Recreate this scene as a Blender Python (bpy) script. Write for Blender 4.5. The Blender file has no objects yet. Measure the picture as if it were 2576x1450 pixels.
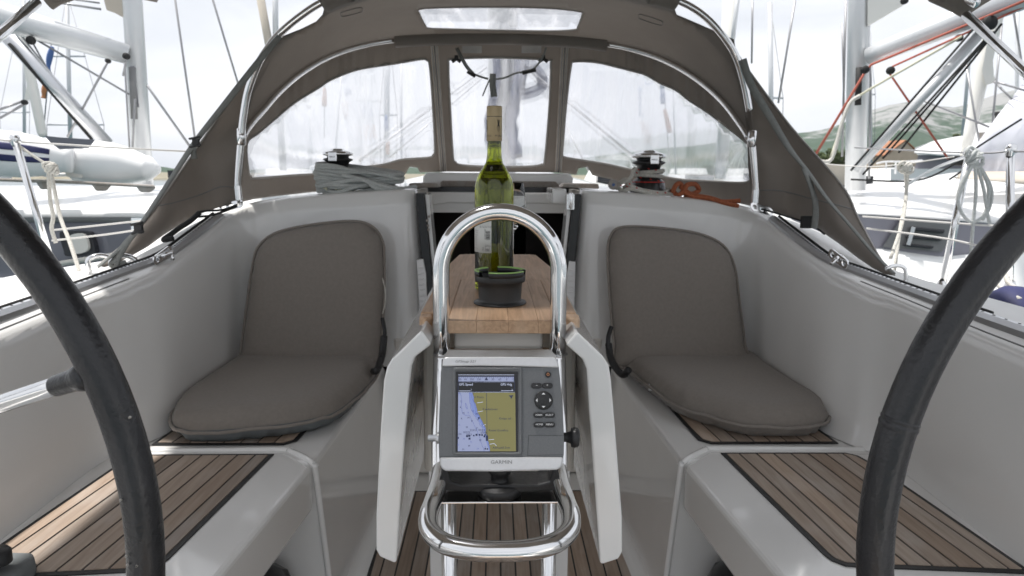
import bpy, bmesh, math, random
from mathutils import Vector, Matrix, geometry, noise
random.seed(7)
R_ = math.radians
scene = bpy.context.scene
# ------------------------------------------------------------------ camera
HC = 1.19; FPX = 1717.0; CX = 1288.0; CY = 725.0
PITCH, YAW, ROLL = R_(9.4), R_(1.37), R_(0.4)
ROT = Matrix.Rotation(-YAW, 3, 'Z') @ Matrix.Rotation(math.pi/2-PITCH, 3, 'X') @ Matrix.Rotation(ROLL, 3, 'Z')
cam_d = bpy.data.cameras.new('camera'); cam = bpy.data.objects.new('camera', cam_d)
scene.collection.objects.link(cam); scene.camera = cam
cam.matrix_world = Matrix.Translation((0, 0, HC)) @ ROT.to_4x4()
cam_d.sensor_width = 36; cam_d.lens = 24; cam_d.clip_start = 0.02; cam_d.clip_end = 20000
cam_d.dof.use_dof = True; cam_d.dof.focus_distance = 1.02; cam_d.dof.aperture_fstop = 10
# ------------------------------------------------------------------ sky, sun, exposure
SUN_EL, SUN_AZ = R_(73), R_(-75)          # azimuth from +Y (bow) towards +X
w = bpy.data.worlds.new('World'); scene.world = w; w.use_nodes = True
nt = w.node_tree; nt.nodes.clear()
out = nt.nodes.new('ShaderNodeOutputWorld'); bg = nt.nodes.new('ShaderNodeBackground')
sky = nt.nodes.new('ShaderNodeTexSky'); sky.sky_type = 'NISHITA'; sky.sun_disc = False
sky.sun_elevation = SUN_EL; sky.sun_rotation = SUN_AZ; sky.dust_density = 3
tc = nt.nodes.new('ShaderNodeTexCoord'); mp = nt.nodes.new('ShaderNodeMapping'); mp.inputs['Scale'].default_value = (1, 1, 4.5)
nz = nt.nodes.new('ShaderNodeTexNoise'); nz.inputs['Scale'].default_value = 1.7; nz.inputs['Detail'].default_value = 6; nz.inputs['Distortion'].default_value = .4
cr = nt.nodes.new('ShaderNodeValToRGB')
cr.color_ramp.elements[0].position = .38; cr.color_ramp.elements[0].color = (4.7, 4.9, 5.3, 1)
cr.color_ramp.elements[1].position = .68; cr.color_ramp.elements[1].color = (6.7, 6.8, 7.0, 1)
mx = nt.nodes.new('ShaderNodeMix'); mx.data_type = 'RGBA'; mx.inputs[0].default_value = .96
L = nt.links.new
L(tc.outputs['Generated'], mp.inputs[0]); L(mp.outputs[0], nz.inputs['Vector']); L(nz.outputs['Fac'], cr.inputs[0])
L(sky.outputs[0], mx.inputs[6]); L(cr.outputs[0], mx.inputs[7]); L(mx.outputs[2], bg.inputs[0]); L(bg.outputs[0], out.inputs[0])
bg.inputs[1].default_value = 0.1
sd = bpy.data.lights.new('sun', 'SUN'); sd.energy = 3.3; sd.angle = R_(2.0); sd.color = (1, .965, .92)
sun = bpy.data.objects.new('sun', sd); scene.collection.objects.link(sun)
sdir = Vector((math.sin(SUN_AZ)*math.cos(SUN_EL), math.cos(SUN_AZ)*math.cos(SUN_EL), math.sin(SUN_EL)))
sun.rotation_euler = sdir.to_track_quat('Z', 'Y').to_euler(); sun.location = sdir*20
scene.view_settings.view_transform = 'Standard'; scene.view_settings.look = 'None'
scene.view_settings.exposure = 0.78; scene.view_settings.gamma = 1
scene.cycles.max_bounces = 12; scene.cycles.transparent_max_bounces = 16; scene.cycles.transmission_bounces = 10
scene.cycles.sample_clamp_indirect = 6; scene.cycles.caustics_reflective = False; scene.cycles.caustics_refractive = False

# ------------------------------------------------------------------ helpers: survey rays from the photograph
CAM = Vector((0, 0, HC))
def ray(px, py): return ROT @ Vector(((px-CX)/FPX, -(py-CY)/FPX, -1))
def P(px, py, y=None, z=None, x=None):
    r = ray(px, py)
    t = y/r.y if y is not None else ((z-HC)/r.z if z is not None else x/r.x)
    return CAM + r*t
def PP(px, py, o, n):
    r = ray(px, py); return CAM + r*((Vector(o)-CAM).dot(n)/r.dot(n))
def V(*a): return Vector(a)
def lerp(a, b, t): return a+(b-a)*t
def interp(xs, ys, x):
    if x <= xs[0]: return ys[0]
    for i in range(1, len(xs)):
        if x <= xs[i]: return lerp(ys[i-1], ys[i], (x-xs[i-1])/(xs[i]-xs[i-1]))
    return ys[-1]
def spline(pts, n=8, closed=False):
    p = [Vector(q) for q in pts]; m = len(p); o = []
    for i in range(m if closed else m-1):
        if closed: a, b, c, d = p[i-1], p[i], p[(i+1) % m], p[(i+2) % m]
        else: a, b, c, d = p[max(i-1, 0)], p[i], p[i+1], p[min(i+2, m-1)]
        for k in range(n):
            t = k/n
            o.append(.5*((2*b)+(c-a)*t+(2*a-5*b+4*c-d)*t*t+(3*b-a-3*c+d)*t*t*t))
    if not closed: o.append(p[-1])
    return o
# ------------------------------------------------------------------ materials
def mat(name, col, rough=.5, metal=0, coat=0, var=0, vs=8, bump=0, bs=40, spec=.5, stretch=None, trans=0, ior=1.45, sheen=0, alpha=1, col2=None, rvar=0):
    m = bpy.data.materials.new(name); m.use_nodes = True; t = m.node_tree; b = t.nodes['Principled BSDF']
    b.inputs['Base Color'].default_value = (*col, 1); b.inputs['Roughness'].default_value = rough; b.inputs['Metallic'].default_value = metal
    b.inputs['Coat Weight'].default_value = coat; b.inputs['Coat Roughness'].default_value = .06; b.inputs['Specular IOR Level'].default_value = spec
    b.inputs['Transmission Weight'].default_value = trans; b.inputs['IOR'].default_value = ior; b.inputs['Sheen Weight'].default_value = sheen
    b.inputs['Alpha'].default_value = alpha
    c = t.nodes.new('ShaderNodeTexCoord'); src = c.outputs['Object']
    if stretch:
        mp = t.nodes.new('ShaderNodeMapping'); mp.inputs['Scale'].default_value = stretch; t.links.new(src, mp.inputs[0]); src = mp.outputs[0]
    if var or col2:
        n = t.nodes.new('ShaderNodeTexNoise'); n.inputs['Scale'].default_value = vs; n.inputs['Detail'].default_value = 5; t.links.new(src, n.inputs['Vector'])
        r = t.nodes.new('ShaderNodeValToRGB'); r.color_ramp.elements[0].position = .3; r.color_ramp.elements[1].position = .72
        c2 = col2 or tuple(min(1, v*(1+var)) for v in col); c1 = col if col2 else tuple(v*(1-var) for v in col)
        r.color_ramp.elements[0].color = (*c1, 1); r.color_ramp.elements[1].color = (*c2, 1)
        t.links.new(n.outputs['Fac'], r.inputs[0]); t.links.new(r.outputs[0], b.inputs['Base Color'])
    if rvar:
        n = t.nodes.new('ShaderNodeTexNoise'); n.inputs['Scale'].default_value = 14; n.inputs['Detail'].default_value = 6; t.links.new(src, n.inputs['Vector'])
        q = t.nodes.new('ShaderNodeMapRange'); q.inputs[1].default_value = .3; q.inputs[2].default_value = .75; q.inputs[3].default_value = rough; q.inputs[4].default_value = rough+rvar
        t.links.new(n.outputs['Fac'], q.inputs[0]); t.links.new(q.outputs[0], b.inputs['Roughness'])
    if bump:
        n = t.nodes.new('ShaderNodeTexNoise'); n.inputs['Scale'].default_value = bs; n.inputs['Detail'].default_value = 4; t.links.new(src, n.inputs['Vector'])
        u = t.nodes.new('ShaderNodeBump'); u.inputs['Strength'].default_value = bump; u.inputs['Distance'].default_value = .01
        t.links.new(n.outputs['Fac'], u.inputs['Height']); t.links.new(u.outputs[0], b.inputs['Normal'])
    return m
M = {}
M['gel'] = mat('gelcoat', (.845, .84, .825), .15, coat=.7, var=.035, vs=2.2, bump=.02, bs=2.2, rvar=.08)
M['gel2'] = mat('gelcoat_warm', (.74, .71, .66), .3, coat=.3, var=.03, vs=3, rvar=.1)
M['deck'] = mat('deck_white', (.8, .8, .79), .4, var=.03, vs=12)
M['chrome'] = mat('polished_steel', (.78, .78, .78), .07, 1, rvar=.12)
M['alu'] = mat('aluminium', (.62, .63, .65), .32, 1, rvar=.1)
M['mast'] = mat('mast_grey', (.66, .67, .68), .38, .35, var=.06, vs=3)
M['canvas'] = mat('taupe_canvas', (.235, .21, .188), .88, sheen=.3, var=.14, vs=5, bump=.35, bs=9)
M['canvas_in'] = mat('taupe_canvas_trim', (.38, .36, .34), .9, var=.12, vs=20)
M['zipflap'] = mat('beige_zip_flap', (.62, .54, .47), .9, var=.1, vs=20, bump=.2, bs=30)
def add_translucent(m, col, f):
    t = m.node_tree; b = t.nodes['Principled BSDF']; o = [n for n in t.nodes if n.type == 'OUTPUT_MATERIAL'][0]
    tl = t.nodes.new('ShaderNodeBsdfTranslucent'); tl.inputs[0].default_value = (*col, 1); x = t.nodes.new('ShaderNodeMixShader'); x.inputs[0].default_value = f
    t.links.new(b.outputs[0], x.inputs[1]); t.links.new(tl.outputs[0], x.inputs[2]); t.links.new(x.outputs[0], o.inputs[0])
add_translucent(M['canvas'], (.46, .42, .385), .30)
M['web'] = mat('grey_webbing', (.2, .205, .195), .85, var=.1, vs=60, bump=.3, bs=300)
M['cush'] = mat('cushion_fabric', (.25, .224, .20), .9, sheen=.15, var=.05, vs=90, bump=.08, bs=160)
M['cushside'] = mat('cushion_side', (.17, .185, .19), .9, var=.06, vs=30)
M['leather'] = mat('black_leather', (.016, .016, .018), .25, coat=.15, var=.4, vs=14, bump=.16, bs=190, rvar=.16)
M['black'] = mat('black_plastic', (.02, .02, .021), .45, var=.2, vs=30, bump=.1, bs=200)
M['blackg'] = mat('black_glossy', (.012, .012, .013), .18)
M['rubber'] = mat('dark_void', (.012, .011, .011), .8)
M['cord'] = mat('black_cord', (.02, .02, .02), .7)
M['rope'] = mat('grey_rope', (.52, .54, .53), .85, var=.15, vs=220, bump=.3, bs=500)
M['ropew'] = mat('white_rope', (.62, .6, .55), .85, var=.2, vs=200, bump=.5, bs=500)
M['ropeo'] = mat('orange_rope', (.42, .13, .06), .85, var=.25, vs=160, bump=.5, bs=500)
M['roper'] = mat('red_rope', (.42, .12, .085), .8)
M['ropey'] = mat('pale_yellow_rope', (.6, .59, .46), .8)
M['wire'] = mat('rigging_wire', (.33, .33, .34), .4, .6)
M['wirel'] = mat('lifeline', (.6, .59, .57), .5)
M['white'] = mat('bright_white_hull', (.82, .82, .81), .25, coat=.3, var=.02, vs=2)
M['band'] = mat('grey_hull_band', (.12, .125, .15), .25, coat=.3, var=.15, vs=2)
M['band2'] = mat('grey_window_band', (.27, .26, .30), .3, coat=.2, var=.15, vs=1.5)
M['bandd'] = mat('dark_portlight', (.03, .03, .035), .12)
M['pvc'] = mat('white_pvc', (.8, .8, .8), .5, var=.03, vs=3, bump=.08, bs=4)
M['navy'] = mat('navy_cloth', (.02, .024, .09), .6, var=.2, vs=12, bump=.3, bs=12)
M['halyard'] = mat('grey_blue_cloth', (.17, .185, .24), .8, var=.3, vs=14)
M['sail'] = mat('white_sail', (.75, .74, .7), .8, bump=.2, bs=6)
M['sailb'] = mat('beige_sail', (.52, .47, .4), .85, var=.08, vs=3)
M['blue'] = mat('blue_cloth', (.10, .17, .38), .8); M['orange'] = mat('orange_cloth', (.5, .22, .10), .8)
M['winchb'] = mat('winch_black', (.016, .016, .017), .3, coat=.3)
M['silver'] = mat('silver_plastic', (.62, .62, .63), .33, .25, var=.03, vs=200)
M['gpsg'] = mat('grey_plastic', (.145, .15, .155), .5, .2, var=.14, vs=900)
M['label'] = mat('paper', (.72, .72, .69), .6); M['cap'] = mat('gold_foil', (.40, .31, .18), .42, .3, var=.04, vs=8)
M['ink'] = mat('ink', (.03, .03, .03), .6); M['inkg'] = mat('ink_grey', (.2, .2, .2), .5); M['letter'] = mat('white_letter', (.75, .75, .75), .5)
M['lime'] = mat('lime_plastic', (.33, .55, .16), .4); M['ash'] = mat('ashtray_plastic', (.028, .029, .03), .42, var=.1, vs=30)
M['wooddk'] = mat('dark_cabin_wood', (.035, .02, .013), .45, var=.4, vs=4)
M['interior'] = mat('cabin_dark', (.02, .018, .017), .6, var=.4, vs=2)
M['redline'] = mat('red_line', (.5, .03, .02), .5)
def wood(name, base, dark, rough=.62, along='Y', grain=1.0, ring=False):
    m = bpy.data.materials.new(name); m.use_nodes = True; t = m.node_tree; b = t.nodes['Principled BSDF']
    c = t.nodes.new('ShaderNodeTexCoord'); mp = t.nodes.new('ShaderNodeMapping')
    mp.inputs['Scale'].default_value = (60, 3.2, 60) if along == 'Y' else (3, 60, 60)
    t.links.new(c.outputs['Object'], mp.inputs[0])
    n = t.nodes.new('ShaderNodeTexNoise'); n.inputs['Scale'].default_value = 1.6*grain; n.inputs['Detail'].default_value = 8; n.inputs['Distortion'].default_value = 1.4 if ring else .5
    t.links.new(mp.outputs[0], n.inputs['Vector'])
    r = t.nodes.new('ShaderNodeValToRGB'); r.color_ramp.elements[0].position = .25; r.color_ramp.elements[1].position = .75
    r.color_ramp.elements[0].color = (*dark, 1); r.color_ramp.elements[1].color = (*base, 1); t.links.new(n.outputs['Fac'], r.inputs[0])
    # weathered pale patches
    n2 = t.nodes.new('ShaderNodeTexNoise'); n2.inputs['Scale'].default_value = 5; n2.inputs['Detail'].default_value = 6
    mp2 = t.nodes.new('ShaderNodeMapping'); mp2.inputs['Scale'].default_value = (3, 1, 1); t.links.new(c.outputs['Object'], mp2.inputs[0]); t.links.new(mp2.outputs[0], n2.inputs['Vector'])
    r2 = t.nodes.new('ShaderNodeMapRange'); r2.inputs[1].default_value = .5; r2.inputs[2].default_value = .75; r2.inputs[4].default_value = .62
    t.links.new(n2.outputs['Fac'], r2.inputs[0])
    mg = t.nodes.new('ShaderNodeMix'); mg.data_type = 'RGBA'; mg.inputs[7].default_value = (base[0]*1.15, base[1]*1.28, base[2]*1.45, 1)
    t.links.new(r2.outputs[0], mg.inputs[0]); t.links.new(r.outputs[0], mg.inputs[6])
    at = t.nodes.new('ShaderNodeAttribute'); at.attribute_name = 'tint'
    mm = t.nodes.new('ShaderNodeMix'); mm.data_type = 'RGBA'; mm.blend_type = 'MULTIPLY'; mm.inputs[0].default_value = 1
    t.links.new(mg.outputs[2], mm.inputs[6]); t.links.new(at.outputs['Color'], mm.inputs[7]); t.links.new(mm.outputs[2], b.inputs['Base Color'])
    b.inputs['Roughness'].default_value = rough
    u = t.nodes.new('ShaderNodeBump'); u.inputs['Strength'].default_value = .35; u.inputs['Distance'].default_value = .002
    t.links.new(n.outputs['Fac'], u.inputs['Height']); t.links.new(u.outputs[0], b.inputs['Normal'])
    return m
M['teak'] = wood('teak', (.47, .375, .30), (.315, .24, .185))
M['tablew'] = wood('table_oak', (.62, .41, .255), (.38, .235, .14), .5, grain=1.0, ring=True)
M['gwood'] = wood('weathered_wood', (.38, .34, .3), (.25, .21, .18))
def glassmat(name, col, rough=.0, ior=1.5):
    return mat(name, col, rough, trans=1, ior=ior)
M['green'] = glassmat('green_glass', (.50, .55, .06), .01)
M['wine'] = glassmat('wine', (.64, .66, .15), 0, 1.34)
M['glass'] = glassmat('clear_glass', (.97, .98, .98), 0, 1.45)
def vinyl():
    m = bpy.data.materials.new('clear_vinyl'); m.use_nodes = True; t = m.node_tree; t.nodes.clear()
    o = t.nodes.new('ShaderNodeOutputMaterial'); tr = t.nodes.new('ShaderNodeBsdfTransparent'); tr.inputs[0].default_value = (.97, .975, .985, 1)
    tl = t.nodes.new('ShaderNodeBsdfTranslucent'); tl.inputs[0].default_value = (.9, .9, .92, 1)
    gl = t.nodes.new('ShaderNodeBsdfGlossy'); gl.inputs['Roughness'].default_value = .12
    rf = t.nodes.new('ShaderNodeBsdfRefraction'); rf.inputs['Roughness'].default_value = .16; rf.inputs['IOR'].default_value = 1.06; rf.inputs[0].default_value = (.95, .95, .97, 1)
    c = t.nodes.new('ShaderNodeTexCoord'); mp = t.nodes.new('ShaderNodeMapping'); mp.inputs['Scale'].default_value = (14, 3, 1.4)
    t.links.new(c.outputs['Object'], mp.inputs[0])
    n = t.nodes.new('ShaderNodeTexNoise'); n.inputs['Scale'].default_value = 1.3; n.inputs['Detail'].default_value = 7; n.inputs['Distortion'].default_value = 1; t.links.new(mp.outputs[0], n.inputs['Vector'])
    q = t.nodes.new('ShaderNodeMapRange'); q.inputs[1].default_value = .42; q.inputs[2].default_value = .72; q.inputs[3].default_value = .04; q.inputs[4].default_value = .20; t.links.new(n.outputs['Fac'], q.inputs[0])
    bp = t.nodes.new('ShaderNodeBump'); bp.inputs['Strength'].default_value = .3; bp.inputs['Distance'].default_value = .02; t.links.new(n.outputs['Fac'], bp.inputs['Height'])
    for nd in (gl, rf): t.links.new(bp.outputs[0], nd.inputs['Normal'])
    m1 = t.nodes.new('ShaderNodeMixShader'); m1.inputs[0].default_value = .38; t.links.new(tr.outputs[0], m1.inputs[1]); t.links.new(rf.outputs[0], m1.inputs[2])
    m2 = t.nodes.new('ShaderNodeMixShader'); t.links.new(q.outputs[0], m2.inputs[0]); t.links.new(m1.outputs[0], m2.inputs[1]); t.links.new(tl.outputs[0], m2.inputs[2])
    m3 = t.nodes.new('ShaderNodeMixShader'); m3.inputs[0].default_value = .06; t.links.new(m2.outputs[0], m3.inputs[1]); t.links.new(gl.outputs[0], m3.inputs[2])
    t.links.new(m3.outputs[0], o.inputs[0]); return m
M['vinyl'] = vinyl()
def emis(name, col, s):
    m = mat(name, tuple(v*.35 for v in col), .2); b = m.node_tree.nodes['Principled BSDF']
    b.inputs['Emission Color'].default_value = (*col, 1); b.inputs['Emission Strength'].default_value = s; return m
M['lcd_sea'] = emis('lcd_sea', (.33, .37, .56), .38); M['lcd_shal'] = emis('lcd_shallow', (.2, .26, .55), .42); M['lcd_land'] = emis('lcd_land', (.21, .195, .075), .42)
M['lcd_blk'] = emis('lcd_black', (.012, .012, .014), .4); M['lcd_ink'] = emis('lcd_ink', (.03, .04, .10), .3); M['lcd_blu'] = emis('lcd_blue', (.10, .13, .36), .5)
M['lcd_txt'] = emis('lcd_text', (.42, .46, .6), .7)
# ------------------------------------------------------------------ object helpers
def link(name, me, parent=None, m=None, label=None):
    o = bpy.data.objects.new(name, me); scene.collection.objects.link(o)
    if parent is not None: o.parent = parent
    if m is not None:
        for k in (m if isinstance(m, (list, tuple)) else [m]): me.materials.append(M[k] if isinstance(k, str) else k)
    if label: o['label'] = label
    return o
def thing(name, label, cat, group=None, kind=None):
    o = bpy.data.objects.new(name, None); scene.collection.objects.link(o); o.empty_display_size = .1
    o['label'] = label; o['category'] = cat
    if group: o['group'] = group
    if kind: o['kind'] = kind
    return o
def tag(o, label, cat, group=None, kind=None):
    o['label'] = label; o['category'] = cat
    if group: o['group'] = group
    if kind: o['kind'] = kind
    return o
class MB:
    def __init__(s): s.v = []; s.f = []; s.sm = []; s.mi = []
    def add(s, vs, fs, smooth=True, mi=0):
        k = len(s.v); s.v += [tuple(q) for q in vs]; s.f += [tuple(i+k for i in f) for f in fs]; s.sm += [smooth]*len(fs); s.mi += [mi]*len(fs)
    def build(s, name, m, parent=None, bevel=0, solid=0, seg=2, tint=None, label=None, angle=35, recalc=True, sub=0):
        me = bpy.data.meshes.new(name); me.from_pydata(s.v, [], s.f); me.validate(clean_customdata=False)
        if len(me.polygons) == len(s.f):
            for p, a, b in zip(me.polygons, s.sm, s.mi): p.use_smooth = a; p.material_index = b
        if recalc:
            bm = bmesh.new(); bm.from_mesh(me); bmesh.ops.recalc_face_normals(bm, faces=bm.faces); bm.to_mesh(me); bm.free()
        if True:
            ca = me.color_attributes.new('tint', 'FLOAT_COLOR', 'CORNER')
            for pi, p in enumerate(me.polygons):
                c = tint[pi] if tint and pi < len(tint) else (1, 1, 1)
                for li in p.loop_indices: ca.data[li].color = (*c, 1)
        o = link(name, me, parent, m, label)
        if sub: q = o.modifiers.new('s', 'SUBSURF'); q.levels = q.render_levels = sub
        if solid: q = o.modifiers.new('t', 'SOLIDIFY'); q.thickness = solid; q.offset = 0
        if bevel: q = o.modifiers.new('b', 'BEVEL'); q.width = bevel; q.segments = seg; q.limit_method = 'ANGLE'; q.angle_limit = R_(angle); q.harden_normals = False
        return o
    def tube(s, pts, r, n=12, closed=False, caps=True, mi=0):
        pts = [Vector(p) for p in pts]; m = len(pts)
        if m < 2: return s
        up = None; rings = []
        for i, p in enumerate(pts):
            a = pts[i-1] if (i > 0 or closed) else p; b = pts[(i+1) % m] if (i < m-1 or closed) else p
            d = (b-a).normalized() if (b-a).length > 1e-9 else Vector((0, 0, 1))
            if up is None: up = d.orthogonal().normalized()
            else: up = (up-d*up.dot(d)); up = up.normalized() if up.length > 1e-6 else d.orthogonal().normalized()
            sd_ = d.cross(up); rr = r[i] if isinstance(r, (list, tuple)) else r
            rings.append([p+(up*math.cos(2*math.pi*k/n)+sd_*math.sin(2*math.pi*k/n))*rr for k in range(n)])
        vs = [q for g in rings for q in g]; fs = []
        for i in range(m if closed else m-1):
            j = (i+1) % m
            for k in range(n): fs.append((i*n+k, i*n+(k+1) % n, j*n+(k+1) % n, j*n+k))
        if caps and not closed: fs += [tuple(range(n))[::-1], tuple((m-1)*n+k for k in range(n))]
        s.add(vs, fs, True, mi); return s
    def lathe(s, prof, c, n=32, axis=None, mi=0):
        ax = Vector(axis or (0, 0, 1)).normalized(); u = ax.orthogonal().normalized(); v = ax.cross(u); c = Vector(c)
        vs = [c+ax*h+(u*math.cos(2*math.pi*k/n)+v*math.sin(2*math.pi*k/n))*max(r, 1e-5) for r, h in prof for k in range(n)]
        fs = [(i*n+k, i*n+(k+1) % n, (i+1)*n+(k+1) % n, (i+1)*n+k) for i in range(len(prof)-1) for k in range(n)]
        s.add(vs, fs, True, mi); return s
    def prism(s, poly, ext, smooth=False, mi=0):
        p = [Vector(q) for q in poly]; e = Vector(ext); n = len(p)
        s.add(p+[q+e for q in p], [tuple(range(n)), tuple(range(2*n-1, n-1, -1))]+[(i, (i+1) % n, n+(i+1) % n, n+i) for i in range(n)], smooth, mi); return s
    def box(s, a, b, mi=0):
        x0, y0, z0 = a; x1, y1, z1 = b
        return s.prism([(x0, y0, z0), (x1, y0, z0), (x1, y1, z0), (x0, y1, z0)], (0, 0, z1-z0), mi=mi)
    def grid(s, rows, smooth=True, mi=0, closed=False):
        m = len(rows); n = len(rows[0])
        vs = [q for r in rows for q in r]
        fs = [(i*n+k, i*n+(k+1) % n, (i+1)*n+(k+1) % n, (i+1)*n+k) for i in range(m-1) for k in range(n if closed else n-1)]
        s.add(vs, fs, smooth, mi); return s
    def ribbon(s, pts, wid, side, th=.0015):
        pts = [Vector(p) for p in pts]; sd_ = Vector(side).normalized(); a = []; b = []
        for i, p in enumerate(pts):
            d = (pts[min(i+1, len(pts)-1)]-pts[max(i-1, 0)]).normalized(); q = (sd_-d*sd_.dot(d)).normalized(); nn = d.cross(q)
            ww = wid[i] if isinstance(wid, (list, tuple)) else wid
            a.append([p-q*ww/2-nn*th, p+q*ww/2-nn*th, p+q*ww/2+nn*th, p-q*ww/2+nn*th])
        s.grid(a, True, closed=True); return s
def inpoly(x, y, pl):
    c = False; n = len(pl); j = n-1
    for i in range(n):
        xi, yi = pl[i][0], pl[i][1]; xj, yj = pl[j][0], pl[j][1]
        if (yi > y) != (yj > y) and x < (xj-xi)*(y-yi)/(yj-yi)+xi: c = not c
        j = i
    return c
def edist(x, y, pl):
    best = 1e9; n = len(pl)
    for i in range(n):
        ax, ay = pl[i][0], pl[i][1]; bx, by = pl[(i+1) % n][0], pl[(i+1) % n][1]
        dx, dy = bx-ax, by-ay; l = dx*dx+dy*dy
        t = max(0, min(1, ((x-ax)*dx+(y-ay)*dy)/l)) if l > 0 else 0
        best = min(best, math.hypot(x-ax-t*dx, y-ay-t*dy))
    return best
def densify(pl, step):
    o = []
    for i in range(len(pl)):
        a = pl[i]; b = pl[(i+1) % len(pl)]; k = max(1, int(math.hypot(b[0]-a[0], b[1]-a[1])/step))
        for j in range(k): t = j/k; o.append((lerp(a[0], b[0], t), lerp(a[1], b[1], t)))
    return o
def cdt(outline, holes, step):
    loops = [densify(outline, step)]+[densify(h, step) for h in holes]
    vs = []; es = []
    for l in loops:
        k = len(vs); vs += [Vector(p) for p in l]; es += [(k+i, k+(i+1) % len(l)) for i in range(len(l))]
    xs = [p[0] for p in outline]; ys = [p[1] for p in outline]
    yy = min(ys)+step*.5; row = 0
    while yy < max(ys):
        xx = min(xs)+(step*.5 if row % 2 else step)
        while xx < max(xs):
            if inpoly(xx, yy, outline) and not any(inpoly(xx, yy, h) for h in holes) and min(edist(xx, yy, l) for l in [outline]+holes) > step*.45: vs.append(Vector((xx, yy)))
            xx += step
        yy += step*.9; row += 1
    r = geometry.delaunay_2d_cdt(vs, es, [], 0, 1e-5)
    v2, f2 = r[0], r[2]; fs = []
    for f in f2:
        cx = sum(v2[i][0] for i in f)/len(f); cy = sum(v2[i][1] for i in f)/len(f)
        if inpoly(cx, cy, outline) and not any(inpoly(cx, cy, h) for h in holes): fs.append(tuple(f))
    return v2, fs
def sheet(name, outline, holes, fn, m, parent, step=14, th=.003, label=None):
    v2, fs = cdt(outline, holes, step); b = MB(); b.add([fn(p[0], p[1]) for p in v2], fs)
    return b.build(name, m, parent, solid=th, label=label)
def sm2(pl, n=6, closed=True): return [(p[0], p[1]) for p in spline([V(a, b, 0) for a, b in pl], n, closed)]
def rrect(x0, y0, x1, y1, r, n=5):
    o = []
    for cx, cy, a0 in ((x1-r, y1-r, 0), (x0+r, y1-r, 90), (x0+r, y0+r, 180), (x1-r, y0+r, 270)):
        for k in range(n+1): a = R_(a0+90*k/n); o.append((cx+r*math.cos(a), cy+r*math.sin(a)))
    return o
def pillow(name, outline, T, fn, m, parent, step=.025, rad=.05, lo=1.0, split=True):
    """fn(a,b,h) -> 3D; outline in metres"""
    v2, fs = cdt(outline, [], step); top = []; bot = []
    for p in v2:
        d = edist(p[0], p[1], outline); k = min(1, d/rad); h = math.sqrt(max(0, 1-(1-k)**2))
        wr = 0.001*noise.noise(Vector((p[0]*9, p[1]*9, 2)))*k
        top.append(fn(p[0], p[1], T/2+T/2*h+wr)); bot.append(fn(p[0], p[1], T/2-T/2*min(1, h*1.6)*lo))
    b = MB(); b.add(top, fs, True, 0); b.add(bot, [f[::-1] for f in fs], True, 1)
    me = bpy.data.meshes.new(name); me.from_pydata(b.v, [], b.f)
    for p, a in zip(me.polygons, b.mi): p.material_index = a; p.use_smooth = True
    bm = bmesh.new(); bm.from_mesh(me); bmesh.ops.remove_doubles(bm, verts=bm.verts, dist=.0006); bmesh.ops.recalc_face_normals(bm, faces=bm.faces); bm.to_mesh(me); bm.free()
    return link(name, me, parent, m)
def text(s, size, o, u, v, m, parent, name='lettering', shear=0, align='LEFT', ext=.0002, sx=1, bold=0):
    c = bpy.data.curves.new('t', 'FONT'); c.body = s; c.size = size; c.shear = shear; c.align_x = align; c.extrude = ext; c.offset = bold; c.resolution_u = 2
    ob = bpy.data.objects.new('t', c); scene.collection.objects.link(ob)
    dg = bpy.context.evaluated_depsgraph_get(); me = bpy.data.meshes.new_from_object(ob.evaluated_get(dg)); bpy.data.objects.remove(ob)
    u = Vector(u).normalized(); v = Vector(v).normalized(); n = u.cross(v); o = Vector(o)
    for q in me.vertices: q.co = o+u*(q.co.x*sx)+v*q.co.y+n*q.co.z
    return link(name, me, parent, m)
def clip(poly, side, c, keep_gt):
    """clip 2D convex polygon by dot(p,side) > c (or <)"""
    o = []; n = len(poly)
    f = lambda p: (p[0]*side[0]+p[1]*side[1]-c)*(1 if keep_gt else -1)
    for i in range(n):
        a, b = poly[i], poly[(i+1) % n]; fa, fb = f(a), f(b)
        if fa >= 0: o.append(a)
        if fa*fb < 0: t = fa/(fa-fb); o.append((lerp(a[0], b[0], t), lerp(a[1], b[1], t)))
    return o
def inset(poly, d):
    n = len(poly); A = sum(poly[i][0]*poly[(i+1) % n][1]-poly[(i+1) % n][0]*poly[i][1] for i in range(n)); s = 1 if A > 0 else -1; o = []
    for i in range(n):
        a, b, c = Vector(poly[i-1]), Vector(poly[i]), Vector(poly[(i+1) % n])
        e1 = (b-a).normalized(); e2 = (c-b).normalized(); n1 = Vector((-e1.y, e1.x))*s; n2 = Vector((-e2.y, e2.x))*s
        k = (n1+n2); k = k/max(.3, k.dot(n1)); o.append(tuple(b+k*d))
    return o
def teak(name, poly, z, dirv, pitch, parent, border=.012, gap=.005, seed=1, off=.0):
    rnd = random.Random(seed); side = Vector((dirv[1], -dirv[0])).normalized(); dv = Vector(dirv).normalized()
    b = MB(); b.prism([(p[0], p[1], z-.004) for p in poly], (0, 0, .003)); tint = [(.03, .03, .035)]*len(b.f)
    me_mi = [1]*len(b.f); b.mi = me_mi
    ins = inset(poly, border); ds = [p[0]*side.x+p[1]*side.y for p in ins]; c = min(ds)-off
    while c < max(ds):
        q = clip(clip(ins, side, c+gap/2, True), side, c+pitch-gap/2, False)
        if len(q) >= 3:
            k0 = len(b.f); b.prism([(p[0], p[1], z-.002) for p in q], (0, 0, .003)); k = rnd.uniform(.74, 1.18); w_ = rnd.uniform(-.05, .04)
            tint += [(k*(1+w_), k, k*(1-w_))]*(len(b.f)-k0)
        c += pitch
    return b.build(name, ['teak', 'black'], parent, tint=tint)

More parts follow.
